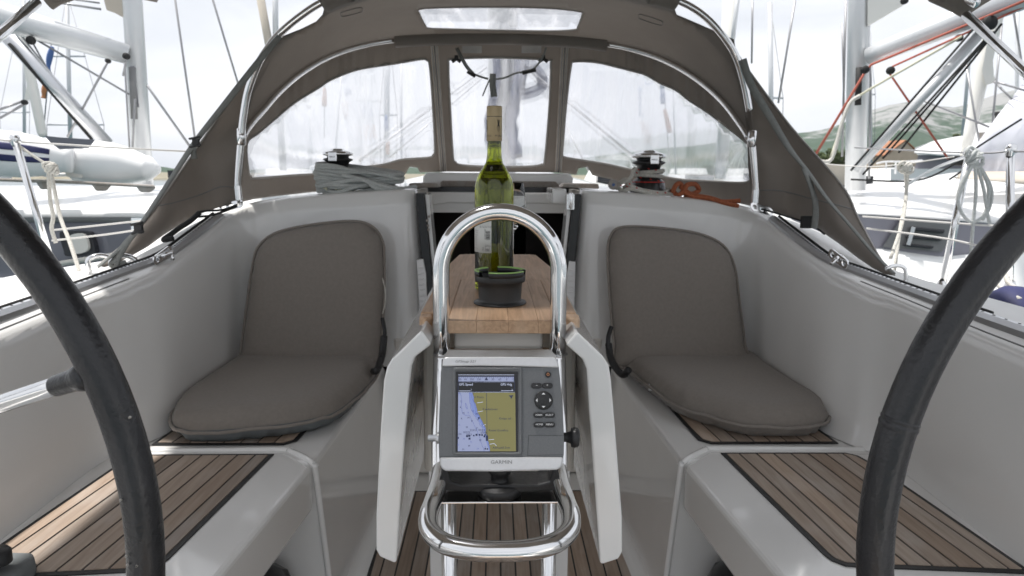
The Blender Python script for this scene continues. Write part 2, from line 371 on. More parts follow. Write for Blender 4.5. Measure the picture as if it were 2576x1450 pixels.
XC = .01
def mir(p): return Vector((2*XC-p[0], p[1], p[2]))
def both(pts, s):
    return [Vector(p) for p in pts] if s < 0 else [mir(p) for p in pts]
# ================================================================== OWN YACHT (the cockpit the camera stands in)
yacht = thing('sailing_yacht', 'white cockpit with teak benches of the sailing yacht the photo is taken on', 'sailing yacht')
# stations: bottom of wall B, inner crease E, track line T, outer shoulder S
ST = [((-.97, -.9, .45), (-1.03, -.9, .775), (-1.10, -.9, .80)),
      ((-.99, .0, .45), (-1.06, .0, .79), (-1.13, .0, .82)),
      ((-1.01, .8, .45), (-1.075, .8, .807), (-1.135, .8, .845)),
      ((-1.018, 1.3, .45), (-1.082, 1.4, .822), (-1.13, 1.4, .86)),
      ((-1.03, 1.68, .45), (-1.07, 1.775, .853), (-1.12, 1.80, .88)),
      ((-.985, 1.80, .45), (-1.045, 1.95, .872), (-1.09, 2.02, .902)),
      ((-.952, 1.92, .45), (-1.02, 2.12, .896), (-1.055, 2.18, .925)),
      ((-.965, 2.15, .45), (-1.0, 2.32, .945), (-1.035, 2.34, .972)),
      ((-.965, 2.42, .45), (-.985, 2.50, 1.012), (-1.01, 2.53, 1.035)),
      ((-.945, 2.53, .45), (-.95, 2.60, 1.052), (-.965, 2.64, 1.07)),
      ((-.87, 2.585, .45), (-.86, 2.645, 1.078), (-.865, 2.69, 1.092)),
      ((-.70, 2.60, .45), (-.70, 2.655, 1.098), (-.70, 2.70, 1.112)),
      ((-.50, 2.60, .45), (-.50, 2.655, 1.114), (-.50, 2.70, 1.127)),
      ((-.325, 2.60, .45), (-.335, 2.655, 1.122), (-.335, 2.70, 1.135)),
      ((-.262, 2.645, .45), (-.305, 2.69, 1.11), (-.312, 2.72, 1.135))]
for s in (-1, 1):
    rows = []
    for B, E_, T in ST:
        B, E_, T = Vector(B), Vector(E_), Vector(T); col = []
        for k in range(13):
            t = k/12; p = B.lerp(E_, t)
            n = Vector((1, 0, 0)) if B.y < 2.3 else Vector((0, -1, 0))
            # small cove at the bottom, rounded shoulder at the top
            if k == 0: p = p+n*.012
            if k == 1: p = p+n*.002
            col.append(p)
        col.append(E_+(T-E_)*.25+Vector((0, 0, .004))); col.append(E_+(T-E_)*.6+Vector((0, 0, .003))); col.append(T)
        rows.append([q if s < 0 else mir(q) for q in col])
    # resample along the path for a smooth corner
    cols = list(zip(*rows)); cols = [spline(c, 5) for c in cols]; rows = list(zip(*cols))
    MB().grid(rows).build('coaming_wall', 'gel', yacht)
    # deck outside the track
    rows = []
    for B, E_, T in ST[:10]:
        T = Vector(T)
        rows.append(both([T, T+V(-.03, 0, -.004), T+V(-.13, 0, -.03), (min(-1.28, T.x-.2), T.y, .5*T.z+.43), (-1.36, T.y, .80), (-1.6, T.y, .785), (-1.78, T.y, .775), (-1.80, T.y, .80), (-1.83, T.y, .80), (-1.84, T.y, .76), (-1.80, T.y, -.4)], s))
    for y, zz in ((3.4, 1.05), (4.4, 1.0), (6, .95)):
        nx = .3*max(0, y-3.0)**1.3*.6
        rows.append(both([(-.97+nx*.6, y, zz+.02), (-1.0+nx*.6, y, zz), (-1.06+nx*.6, y, zz-.06), (-1.1+nx*.6, y, .88), (-1.2+nx*.8, y, .8), (-1.5+nx, y, .79), (-1.68+nx, y, .78), (-1.7+nx, y, .80), (-1.73+nx, y, .80), (-1.74+nx, y, .76), (-1.6+nx, y, -.4)], s))
    MB().grid(rows).build('side_deck', 'deck', yacht)
# cabin top, with a hole for the companionway hatch
b = MB()
def ct(x, y):
    u = (x-XC)/1.0; z = 1.136-.066*abs(u)**2.0+.035*max(0, y-2.7)*(1-abs(u)**2)
    return V(x, y, z)
xs_ = [-.97, -.9, -.8, -.65, -.5, -.33]
for s in (-1, 1):
    xx = xs_ if s < 0 else [2*XC-q for q in xs_]
    b.grid([[ct(q, y) for q in xx] for y in (2.70, 2.9, 3.1, 3.3, 3.6)])
xx = xs_+[-.15, XC, .17]+[2*XC-q for q in xs_[::-1]]
b.grid([[ct(q*(1 if y < 4 else .85), y) for q in xx] for y in (3.6, 4.2, 5.0, 6.2)])
b.build('cabin_top', 'gel', yacht)
# companionway: garage, slot, lintel, jambs, dark cabin
b = MB(); b.prism([P(1062, 470, y=3.2), P(1440, 472, y=3.2), P(1443, 447, y=3.2), P(1432, 437, y=3.2), P(1075, 434, y=3.2), P(1064, 443, y=3.2)], (0, .6, 0)); b.build('hatch_garage', 'gel', yacht, bevel=.01)
b = MB(); b.prism([P(1100, 470, y=3.17), P(1412, 473, y=3.17), P(1398, 457, y=3.17), P(1112, 455, y=3.17)], (0, .028, 0)); b.build('hatch_handle_board', 'gwood', yacht, bevel=.004)
b = MB(); b.box((-.36, 3.12, 1.112), (.38, 3.5, 1.136)); b.build('hatch_slot', 'blackg', yacht)
b = MB(); b.prism([P(1080, 484, y=3.1), P(1420, 486, y=3.1), P(1415, 517, y=3.1), P(1385, 513, y=3.1), P(1130, 511, y=3.1), P(1090, 517, y=3.1)], (0, .05, 0)); b.build('hatch_lintel', 'white', yacht, bevel=.006)
b = MB(); b.box((-.30, 3.12, 1.02), (.32, 3.4, 1.112)); b.build('lintel_backing', 'white', yacht)
for s in (-1, 1):
    f = (lambda p: Vector(p)) if s < 0 else mir
    b = MB(); b.prism([f(p) for p in [(-.31, 2.70, 1.13), (-.225, 2.70, .3), (-.29, 2.70, .3), (-.345, 2.70, 1.13)]], (0, .5, 0)); b.build('companionway_liner', 'gel2', yacht)
    b = MB(); b.prism([f(p) for p in [(-.303, 2.60, 1.12), (-.272, 2.60, 1.12), (-.205, 2.60, .35), (-.248, 2.60, .35)]], (0, .10, 0)); b.build('washboard_track', 'blackg', yacht, bevel=.003)
    b = MB(); b.prism([f(p) for p in [(-.270, 2.615, 1.115), (-.256, 2.615, 1.115), (-.192, 2.615, .35), (-.204, 2.615, .35)]], (0, .12, 0)); b.build('washboard_trim', 'gel', yacht, bevel=.002)
    # ribbed white vent
    b = MB(); top = (-.296, 2.575); 
    c0 = P(1056, 655, y=2.585) if s < 0 else P(1440, 660, y=2.585); c1 = P(1064, 792, y=2.585) if s < 0 else P(1436, 798, y=2.585)
    sx = 1 if s < 0 else -1
    b.prism([c0+V(-.012*sx, 0, 0), c0+V(.012*sx, 0, .004), c0.lerp(c1, .25)+V(.02*sx, 0, 0), c0.lerp(c1, .75)+V(.018*sx, 0, 0), c1+V(.006*sx, 0, 0), c1+V(-.012*sx, 0, 0)], (0, .03, 0))
    for k in range(8):
        q = c0.lerp(c1, .15+.7*k/7); b.tube([q+V(-.006*sx, -.003, 0), q+V(.013*sx, -.003, .004)], .003, 6)
    b.build('vent_cover', 'pvc', yacht, bevel=.003)
b = MB()
for p in (P(1075, 555, y=2.60), P(1077, 568, y=2.60), P(1078, 578, y=2.60), P(1079, 545, y=2.60)): b.box(p-V(.004, .006, .004), p+V(.004, 0, .004))
b.build('hook_strip', 'gwood', yacht)
b = MB(); q = P(1436, 505, y=2.585); b.box(q+V(-.016, 0, -.035), q+V(.014, .03, .025)); b.box(q+V(-.01, -.012, -.02), q+V(.008, .0, .03)); b.tube([q+V(0, -.014, -.03), q+V(0, -.014, .03)], .006, 8); b.build('hatch_lock', 'chrome', yacht, bevel=.002)
b = MB(); q = P(1412, 495, y=2.64); b.box(q+V(-.035, 0, -.028), q+V(.02, .3, .03)); b.build('hatch_rail_end', 'gel', yacht, bevel=.008)
# dark cabin interior (closed, with some furniture edges)
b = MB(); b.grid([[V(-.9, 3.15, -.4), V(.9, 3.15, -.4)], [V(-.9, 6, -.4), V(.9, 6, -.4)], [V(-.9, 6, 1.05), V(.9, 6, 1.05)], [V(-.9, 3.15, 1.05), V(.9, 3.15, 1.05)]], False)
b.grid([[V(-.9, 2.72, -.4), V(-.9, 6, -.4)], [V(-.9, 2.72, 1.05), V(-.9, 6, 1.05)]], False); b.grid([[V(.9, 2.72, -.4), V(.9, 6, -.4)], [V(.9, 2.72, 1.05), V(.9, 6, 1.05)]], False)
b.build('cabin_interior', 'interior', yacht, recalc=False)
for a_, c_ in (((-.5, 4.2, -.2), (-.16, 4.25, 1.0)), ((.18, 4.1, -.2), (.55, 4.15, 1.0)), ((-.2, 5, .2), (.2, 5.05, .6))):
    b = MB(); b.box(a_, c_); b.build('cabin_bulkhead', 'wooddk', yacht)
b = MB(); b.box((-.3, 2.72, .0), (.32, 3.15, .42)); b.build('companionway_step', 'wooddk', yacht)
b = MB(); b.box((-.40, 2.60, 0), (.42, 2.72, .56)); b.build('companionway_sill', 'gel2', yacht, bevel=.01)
# cockpit sole
b = MB(); b.box((-.75, -1.0, -.03), (.77, 2.62, -.006)); b.build('cockpit_sole', 'gel', yacht)
teak('sole_teak', [(-.395, 2.45), (-.385, 1.89), (-.43, .2), (-.45, -.8), (.47, -.8), (.45, .2), (.425, 1.88), (.415, 2.45)], 0, (0, 1), .0455, yacht, gap=.0055, seed=3)
for s in (-1, 1):
    f = (lambda p: Vector(p)) if s < 0 else mir
    f2 = (lambda p: p) if s < 0 else (lambda p: (2*XC-p[0], p[1]))
    # forward seat locker
    b = MB(); out_ = [(-.470, 1.69), (-.433, 2.60), (-.95, 2.62), (-1.05, 2.3), (-1.05, 1.69)]
    lo2 = [(p[0]+(.036 if p[0] > -.5 else 0), p[1]) for p in out_]; n5 = len(out_)
    b.add([f((p[0], p[1], 0)) for p in lo2]+[f((p[0], p[1], .448)) for p in out_], [tuple(range(n5)), tuple(range(2*n5-1, n5-1, -1))]+[(i, (i+1) % n5, n5+(i+1) % n5, n5+i) for i in range(n5)], False); b.build('seat_locker', 'gel', yacht, bevel=.014, seg=3)
    b = MB(); b.grid([[f(q) for q in ((x0-.004, y, .045), (x0+.004, y, .018), (x0+.02, y, .006), (xt+.002, y, -.002), (xt+.004, y, -.01))] for x0, y, xt in ((-.46, .9, -.415), (-.44, 1.60, -.395), (-.436, 1.69, -.390), (-.398, 2.60, -.385))]); b.build('sole_margin', 'gel', yacht)
    # rounded divider rib
    b = MB(); pts = spline([f(p) for p in [(-1.03, 1.765, .450), (-.6, 1.775, .450), (-.555, 1.765, .450), (-.474, 1.69, .447), (-.466, 1.687, .40), (-.434, 1.687, .0)]], 6); b.tube([q-V(0, 0, .003) for q in pts], .0085, 10); b.build('moulded_rib', 'gel', yacht)
    # aft seat: a beam over an open recess
    b = MB(); out_ = [(-.473, 1.665), (-.512, 1.2), (-.56, .5), (-.60, -.6), (-1.06, -.6), (-1.06, 1.74), (-.56, 1.755)]
    b.prism([f((p[0], p[1], .325)) for p in out_], (0, 0, .1245)); b.build('aft_seat', 'gel', yacht, bevel=.012, seg=3)
    b = MB(); b.prism([f((p[0], p[1], .0)) for p in [(-.74, 1.69), (-.80, .2), (-.84, -.8), (-1.05, -.8), (-1.05, 1.69)]], (0, 0, .326)); b.build('recess_wall', 'gel', yacht)
    fw = [(-.557, 1.815), (-.590, 1.80)]
    teak('teak_panel', [f2(p) for p in [(-.585, 1.802), (-.945, 1.802), (-.938, 1.94), (-.945, 2.45), (-.52, 2.52), (-.555, 1.83)]], .4535, (.085*(-s), 1), .0465, yacht, gap=.0055, seed=5+s, off=0)
    teak('teak_panel', [f2(p) for p in [(-.590, 1.737), (-.605, 1.55), (-.632, 1.235), (-.637, 1.215), (-.655, 1.195), (-.69, 1.19), (-1.0, 1.165), (-.985, 1.40), (-.968, 1.655), (-.955, 1.715), (-.93, 1.735)]], .4535, (.085*(-s), 1), .0465, yacht, gap=.0055, seed=9+s, off=.012)
    # mainsheet / genoa car track with adjusting line
    b = MB(); tp = [Vector(q[2]) for q in ST[:9]]; tp = [f(p) for p in spline(tp, 6)]
    rows = []
    for i, p in enumerate(tp):
        d = (tp[min(i+1, len(tp)-1)]-tp[max(i-1, 0)]).normalized(); sd_ = d.cross(V(0, 0, 1)).normalized(); up = sd_.cross(d)
        rows.append([p+sd_*x+up*z for x, z in ((-.016, -.01), (-.016, .004), (-.006, .014), (.006, .014), (.016, .004), (.016, -.01))])
    b.grid(rows, False, closed=False); tr = b.build('sheet_track', 'alu', yacht)
    b = MB()
    for i in range(0, len(tp)-1):
        for k in (0, .5):
            p = tp[i].lerp(tp[i+1], k); d = (tp[i+1]-tp[i]).normalized(); sd_ = d.cross(V(0, 0, 1)).normalized(); up = sd_.cross(d)
            b.lathe([(0, .0152), (.0032, .0150), (.0032, .0145)], p, 8, up)
    b.build('track_hole', 'blackg', tr)
    b = MB(); b.tube([p+V(.024*s*1.0, 0, .010) for p in tp[20:]], .0048, 8); b.build('track_line', 'cord', tr)
    # groove lines beside the track
    b = MB(); g = [f(Vector(q[1]).lerp(Vector(q[2]), .35)+V(0, 0, .0035)) for q in ST[:6]]; b.tube(spline(g, 5), .0022, 6); b.build('deck_seam', 'inkg', yacht)
    # shackle plates: three-hole hood bracket and track end
    def holeplate(o, u, v, n, w, h, name):
        u, v, n = u.normalized(), v.normalized(), n.normalized()
        ol = rrect(-w/2, -h/2, w/2, h/2, h*.45); holes = [[(cx+h*.3*math.cos(a*math.pi/6), h*.3*math.sin(a*math.pi/6)) for a in range(12)] for cx in (-w*.31, 0, w*.31)]
        v2, fs = cdt(ol, holes, .008); bb = MB(); bb.add([o+u*p[0]+v*p[1] for p in v2], fs, False); return bb.build(name, 'chrome', yacht, solid=.004)
    o = P(582, 518, y=2.55) if s < 0 else P(1916, 527, y=2.5)
    holeplate(o, V(.055, 0, .012) if s < 0 else V(.055, 0, -.016), V(0, .3, 1), V(0, -1, .3), .088, .03, 'hood_bracket')
    o = P(410, 652, y=2.14) if s < 0 else P(2108, 661, y=2.04)
    holeplate(o+V(0, 0, .012), V(.2, .9, .35) if s < 0 else V(-.2, .9, .35), V(0, -.3, 1), V(1, 0, 0), .09, .03, 'track_end_stop')
    b = MB(); b.tube([o+V(-.03, -.02, 0), o+V(.02, .03, .02), o+V(.03, .0, .0)], .006, 8); b.build('track_end_pin', 'chrome', yacht)
    # cleats on the side deck
b = MB()
for dx in (0, .07): 
    q = P(225, 678, y=2.1)+V(dx, 0, -.01); b.tube(spline([q, q+V(.0, 0, .04), q+V(.03, .02, .05), q+V(.06, .03, .03), q+V(.06, .03, -.02)], 5), .008, 8)
b.build('deck_eye', 'chrome', yacht)
b = MB(); q = P(2250, 693, y=2.05); b.tube(spline([q+V(-.03, 0, .02), q+V(.0, 0, .03), q+V(.03, .0, .02), q+V(.035, 0, -.02), q+V(.01, .0, -.02)], 5), .006, 8); b.build('deck_eye', 'chrome', yacht)
# hull skin closing aft and mast with boom above
b = MB(); mp_ = P(1262, 420, y=4.7); b.lathe([(.095, -.3), (.095, 9)], (mp_.x, 4.7, 1.1), 20); b.build('mast', 'mast', yacht)
b = MB()
for dx, r, m_ in ((-.06, .03, 0), (.09, .045, 0)):
    pts = [V(mp_.x+dx+.03*math.sin(z*9+dx*40), 4.58, z) for z in [1.3+.06*k for k in range(14)]]
    b.tube(pts, [r*(.6+.5*abs(math.sin(i*1.7+dx*30))) for i in range(14)], 8)
b.tube(spline([V(mp_.x+.12, 4.56, 1.95), V(mp_.x+.25, 4.56, 1.82), V(mp_.x+.24, 4.56, 1.74), V(mp_.x+.12, 4.56, 1.7)], 4), .035, 8)
b.build('halyard_bundle', 'halyard', yacht)
for i, (a, c) in enumerate([((1130, 240), (905, 405)), ((1210, 200), (930, 440)), ((1300, 150), (1600, 400)), ((1390, 250), (1480, 430)), ((1225, 170), (1010, 330))]):
    b = MB(); b.tube([P(*a, y=4.6), P(*c, y=4.0)], .009 if i in (0, 2) else .005, 6); b.build('shroud', 'wire', yacht)
# stanchions and lifelines of own yacht
def stanchion(t0, b0, lab, ys):
    t = thing('stanchion', lab, 'stanchion', 'stanchions along the own deck edge')
    a, c = P(*t0, y=ys), P(*b0, y=ys)
    MB().tube([c, a], .0125, 12).build('post', 'chrome', t)
    b = MB(); b.lathe([(0, .02), (.014, .016), (.017, .006), (.014, -.01), (.0125, -.02)], a, 14); b.tube([a+V(-.02, 0, -.005), a+V(.02, 0, -.005)], .005, 8); b.build('top_cap', 'chrome', t)
    b = MB(); b.lathe([(.03, -.01), (.03, .01), (.018, .03), (.0125, .05)], c, 14); b.build('foot_socket', 'chrome', t)
    return a, c
sl = stanchion((38, 352), (150, 735), 'steel deck stanchion left of the rope knot, partly behind the left wheel', 2.45)
sr = stanchion((2438, 385), (2366, 742), 'tilted steel stanchion on the right with a rope coil hung on it', 2.33)
sr2 = stanchion((2542, 378), (2538, 745), 'upright steel stanchion at the right edge of the photo', 2.2)
def line(pts, r, m, name, lab, cat, grp=None, sag=0, ys=None, n=6):
    q = [P(p[0], p[1], y=p[2]) for p in pts]; q = spline(q, n); b = MB(); b.tube(q, r, 7); return tag(b.build(name, m), lab, cat, grp)
line([(-60, 342, 2.3), (38, 356, 2.45), (400, 378, 2.6), (600, 386, 2.8)], .0035, 'wirel', 'lifeline', 'upper wire lifeline crossing in front of the inflatable boat', 'lifeline')
line([(130, 580, 2.45), (300, 562, 2.6), (500, 540, 2.8)], .0035, 'wirel', 'lifeline', 'lower pale lifeline crossing the grey hull band on the left', 'lifeline')
line([(130, 606, 2.45), (300, 586, 2.6), (500, 552, 2.8)], .0035, 'wirel', 'lifeline', 'lowest pale line meeting the hood strap on the left', 'lifeline')
line([(2150, 372, 2.9), (2438, 385, 2.33), (2542, 382, 2.2), (2700, 380, 2.0)], .003, 'wire', 'lifeline', 'thin upper lifeline joining the two right stanchions', 'lifeline')
line([(2170, 545, 2.6), (2400, 562, 2.33), (2560, 572, 2.2)], .0035, 'wirel', 'lifeline', 'middle lifeline crossing the louvred hull band on the right', 'lifeline')
line([(2180, 575, 2.6), (2385, 602, 2.33), (2540, 640, 2.2)], .0035, 'wirel', 'lifeline', 'lower lifeline running down behind the right wheel', 'lifeline')
line([(2438, 392, 2.33), (2350, 425, 2.6), (2275, 470, 3.2)], .006, 'alu', 'stanchion_brace', 'short steel brace running forward from the tilted right stanchion', 'brace')
line([(2000, 405, 3.2), (2190, 420, 3.0), (2400, 395, 2.5)], .0025, 'wirel', 'lifeline', 'thin pale wire in front of the red roofed house', 'lifeline')
# fender lashing ropes
t = thing('fender_lanyard', 'pale rope knotted on the left lifeline with two hanging tails', 'rope')
b = MB(); b.tube(spline([P(45, 365, y=2.45), P(80, 390, y=2.45), P(118, 415, y=2.45), P(128, 430, y=2.44)], 6), .005, 8)
b.tube(spline([P(122, 425, y=2.44), P(126, 500, y=2.44), P(134, 545, y=2.43), P(130, 575, y=2.42), P(141, 612, y=2.42)], 6), .0065, 8)
b.tube(spline([P(128, 430, y=2.44), P(150, 540, y=2.4), P(176, 610, y=2.3), P(202, 690, y=2.2)], 6), .0065, 8); b.build('tail', 'ropew', t)
b = MB()
for k in range(5):
    c = P(122+k*3, 420+k*2, y=2.44); b.tube([c+V(.016*math.cos(a*math.pi/5), .006*math.sin(a*1.2+k), .014*math.sin(a*math.pi/5+k)) for a in range(10)], .006, 8, closed=True)
b.build('knot', 'ropew', t)
t = thing('fender_lanyard', 'white doubled rope knotted on the lifeline before the right hull', 'rope')
b = MB()
for a in ([(2276, 425, 2.7), (2280, 480, 2.7), (2270, 560, 2.6), (2240, 650, 2.5)], [(2284, 428, 2.7), (2278, 500, 2.7), (2262, 590, 2.6), (2248, 700, 2.5)]): b.tube(spline([P(p[0], p[1], y=p[2]) for p in a], 6), .0065, 8)
b.build('tail', 'ropew', t)
b = MB()
for k in range(4):
    c = P(2272+k*4, 418+k*3, y=2.7); b.tube([c+V(.02*math.cos(a*math.pi/5), .006*math.sin(a*1.2+k), .016*math.sin(a*math.pi/5+k)) for a in range(10)], .0065, 8, closed=True)
b.build('knot', 'ropew', t)
# rope coil on stanchion
t = thing('rope_coil', 'grey flecked rope hung in a long loop from the tilted right stanchion', 'rope coil')
b = MB()
for a in ([(2450, 405), (2415, 470), (2412, 520), (2440, 558), (2475, 540), (2487, 480), (2470, 430), (2450, 405)], [(2452, 400), (2455, 480), (2448, 560), (2442, 650)], [(2455, 405), (2475, 480), (2484, 540), (2492, 570)], [(2448, 410), (2425, 460), (2410, 500)], [(2456, 405), (2492, 470), (2490, 520), (2470, 555)]):
    b.tube(spline([P(p[0], p[1], y=2.28) for p in a], 8), .0055, 8)
b.build('loop', 'rope', t)
b = MB()
for k in range(4):
    c = P(2442+k*5, 384+k*8, y=2.28); b.tube([c+V(.02*math.cos(a*math.pi/5), .008*math.sin(a+k), .018*math.sin(a*math.pi/5+k)) for a in range(10)], .006, 8, closed=True)
b.build('knot', 'rope', t)
# navy fender
t = thing('fender', 'navy cloth covered fender hanging behind the right wheel', 'fender')
c = P(2545, 800, y=2.05); b = MB(); b.lathe([(0, .10), (.03, .097), (.085, .06), (.125, .0), (.14, -.06), (.14, -.4), (0, -.45)], c+V(0, 0, .0), 24); b.build('cover', 'navy', t)
b = MB(); b.tube(spline([c+V(-.03, -.06, .07), P(2513, 720, y=2.1), P(2507, 700, y=2.15)], 4), .007, 8); b.tube(spline([c+V(.02, -.06, .07), P(2540, 715, y=2.1), P(2530, 690, y=2.15)], 4), .007, 8); b.build('hanging_rope', 'ropew', t)

# ================================================================== CUSHIONS
def cushion(s, lab, seat_px, back_px, zs, side_m):
    t = thing('cushion_seat', lab, 'cushion seat', 'folding cushion seats on the benches')
    T = .065
    so = [tuple(P(*p, z=zs)[:2]) for p in seat_px]; so = sm2(so, 5)
    pillow('seat_pad', so, .088, lambda a, b_, h: V(a, b_, .456+h), ['cush', side_m], t, rad=.085, step=.02, lo=.95)
    b = MB(); b.tube([V(p[0], p[1], .456+.038+.0025*math.sin(i*1.3)*math.sin(i*.37)) for i, p in enumerate(inset(so, -.004))], .005, 8, closed=True); b.build('piping', 'cush', t)
    # back: plane leaning forward of the bulkhead
    o = V(0, 2.40, .50); n = V(0, -1, .20).normalized(); vv = V(0, .20, 1).normalized()
    bo = []
    for p in back_px: q = PP(*p, o, n)-o; bo.append((q.x, q.dot(vv)))
    bo = sm2(bo, 5)
    pillow('back_pad', bo, .095, lambda a, b_, h: o+V(1, 0, 0)*a+vv*b_+n*(h-.085), ['cush', side_m], t, rad=.075, step=.02, lo=.8)
    b = MB(); b.tube([o+V(1, 0, 0)*p[0]+vv*p[1]+n*(-.085+.055) for i, p in enumerate(bo)], .005, 8, closed=True); b.build('piping', 'cush', t)
    return t
cl = cushion(-1, 'taupe folding cushion on the left bench with a blue grey underside',
    [(432, 1046), (450, 1072), (520, 1079), (700, 1064), (800, 1046), (850, 1028), (905, 985), (948, 935), (950, 890), (938, 872), (780, 880), (610, 893), (585, 912), (520, 955), (455, 1002)],
    [(596, 925), (598, 885), (612, 780), (628, 668), (644, 618), (690, 583), (780, 563), (880, 554), (930, 566), (958, 602), (964, 660), (962, 780), (952, 905), (945, 925), (770, 935)], .505, 'cushside')
b = MB(); b.tube(spline([P(962, 800, y=2.38), P(968, 840, y=2.36), P(962, 880, y=2.34), P(958, 900, y=2.30)], 6), .007, 8)
b.tube(spline([P(966, 846, y=2.36), P(962, 890, y=2.33), P(955, 915, y=2.28), P(948, 932, y=2.24), P(940, 934, y=2.27)], 6), .0125, 10); b.build('adjuster_strap', 'black', cl)
b = MB(); b.tube(spline([P(962, 700, y=2.46), P(969, 730, y=2.46), P(969, 765, y=2.45), P(962, 790, y=2.45)], 5), .0025, 6); b.build('cord_loop', 'ropew', cl)
cr_ = cushion(1, 'taupe folding cushion on the right bench, its underside taupe too',
    [(2084, 1038), (2066, 1058), (2000, 1066), (1880, 1062), (1790, 1040), (1700, 1010), (1620, 952), (1560, 905), (1550, 885), (1570, 874), (1700, 880), (1880, 893), (1940, 930), (2010, 975), (2070, 1010)],
    [(1562, 925), (1549, 860), (1538, 760), (1532, 640), (1540, 590), (1570, 569), (1660, 571), (1760, 585), (1825, 615), (1855, 670), (1868, 760), (1882, 870), (1888, 925), (1720, 935)], .505, 'cush')
b = MB(); b.tube(spline([P(1538, 822, y=2.38), P(1530, 850, y=2.36), P(1531, 880, y=2.34)], 6), .008, 8)
b.tube(spline([P(1531, 866, y=2.36), P(1536, 900, y=2.32), P(1552, 930, y=2.26), P(1568, 943, y=2.22), P(1582, 930, y=2.2)], 6), .0125, 10); b.build('adjuster_strap', 'black', cr_)
b = MB(); q = P(1636, 973, z=.49); b.box(q+V(-.006, -.006, -.012), q+V(.006, .0, .01)); b.build('fabric_label', 'letter', cr_)

# ================================================================== COCKPIT TABLE
ZT = .96
tb = thing('cockpit_table', 'folded cockpit table with oiled wood top and white side leaves', 'table')
b = MB(); tint = []
xe = [-.0765, -.031, .02, .068, .0985]
y0 = 1.068
for i in range(4):
    k = len(b.f); b.prism([(xe[i]+.00012, y0, ZT-.021), (xe[i+1]-.00012, y0, ZT-.021), (xe[i+1]-.00012, 1.5, ZT-.021), (xe[i]+.00012, 1.5, ZT-.021)], (0, 0, .021)); g = [.97, 1.03, 1.0, .95][i]; tint += [(g, g, g)]*(len(b.f)-k)
b.build('top_board', 'tablew', tb, bevel=.0008, tint=tint)
b = MB(); b.prism([(-.1275, 1.135, ZT-.0205), (-.0767, 1.135, ZT-.0205), (-.0767, 1.5, ZT-.0205), (.0987, 1.5, ZT-.0205), (.0987, 1.135, ZT-.0205), (.1375, 1.135, ZT-.0205), (.142, 1.70, ZT-.0205), (.118, 1.985, ZT-.0205), (.10, 2.0, ZT-.0205), (-.09, 2.0, ZT-.0205), (-.108, 1.985, ZT-.0205), (-.128, 1.70, ZT-.0205)], (0, 0, .0203)); b.build('top_board', 'tablew', tb, bevel=.003)
for px0, px1, sg in ((1052, 1086, -1), (1423, 1460, 1)):
    x0 = P(px0, 800, y=1.10).x; x1 = P(px1, 800, y=1.10).x; b = MB()
    pl = [(x0, 1.118), (x0+.006, 1.100), (x1-.006, 1.096), (x1, 1.108), (x1+.002*sg, 1.1345), (x0, 1.1345)]
    b.prism([(p[0], p[1], ZT-.024) for p in pl], (0, 0, .0225)); b.build('corner_block', 'tablew', tb, bevel=.005, seg=3)
for sg in (-1, 1):
    if sg < 0: sec = [(1060, 832), (1085, 868), (1044, 899), (1036, 922), (1026, 1020), (1011, 1215), (997, 1417), (990, 1417), (955, 1402), (946, 1385), (946, 1300), (957, 1080), (965, 960), (973, 925), (985, 905)]
    else: sec = [(1452, 835), (1424, 868), (1466, 905), (1476, 930), (1482, 1030), (1496, 1220), (1510, 1420), (1518, 1420), (1556, 1408), (1566, 1390), (1565, 1300), (1548, 1080), (1538, 960), (1532, 920), (1518, 898)]
    q = [P(*p, y=1.02) for p in sec]; b = MB(); b.prism(q, (0, .86, 0)); b.build('side_leaf', 'gel', tb, bevel=.0035, seg=3, angle=28)
b = MB(); b.box((-.128, 1.16, .66), (-.098, 1.9, .935)); b.box((.112, 1.16, .66), (.142, 1.9, .935)); b.box((-.098, 1.62, .62), (.112, 1.9, .935)); b.build('inner_case', 'gel2', tb, bevel=.008)
b = MB(); q0, q1 = P(1142, 876, y=1.095), P(1366, 834, y=1.095); b.box((q0.x, 1.095, q0.z), (q1.x, 1.30, ZT-.022)); b.build('drawer', 'gel2', tb, bevel=.004)
b = MB(); b.box((-.16, 1.55, .0), (-.12, 1.60, .7)); b.box((.14, 1.55, 0), (.18, 1.6, .7)); b.build('table_leg', 'gel', tb, bevel=.004)
# ================================================================== STEEL GUARD
gd = thing('steel_guard', 'polished steel tube guard arching over the aft end of the table', 'guard rail')
yy = 1.072; cx_ = .0065; ra = .0935
pts = [V(cx_-ra, yy, .905), V(cx_-ra, yy, .95), V(cx_-ra, yy, 1.0), V(cx_-ra, yy, 1.03)]
pts += [V(cx_-ra*math.cos(a), yy, 1.037+ra*1.03*math.sin(a)) for a in [math.pi*k/28 for k in range(1, 28)]]
pts += [V(cx_+ra, yy, 1.03), V(cx_+ra, yy, 1.0), V(cx_+ra, yy, .95), V(cx_+ra, yy, .905)]
MB().tube(pts, .0132, 28).build('arch_tube', 'chrome', gd)
for s in (-1, 1):
    X0 = cx_+s*ra
    b = MB(); b.tube([V(X0+.0015*math.cos(a*.9)+.0135*math.cos(a*.5236), yy+.0135*math.sin(a*.5236), .904+.0012*math.sin(a*3)) for a in range(12)], .0022, 6, closed=True); b.build('weld_bead', 'alu', gd)
    # rail from the weld down the sides and round into the lower handle
    b = MB(); b.tube(spline([V(X0, yy, .905), V(X0+s*.001, 1.06, .86), V(X0, 1.02, .80), V(X0-s*.003, .98, .745)], 6), .0132, 20); b.build('side_rail', 'chrome', gd)
    b = MB(); b.tube([V(cx_+s*.083, 1.05, 0), V(cx_+s*.083, 1.05, .71)], .0125, 20); b.lathe([(.035, 0), (.035, .006), (.0125, .01)], (cx_+s*.083, 1.05, 0), 20); b.build('leg', 'chrome', gd)
zz = .722
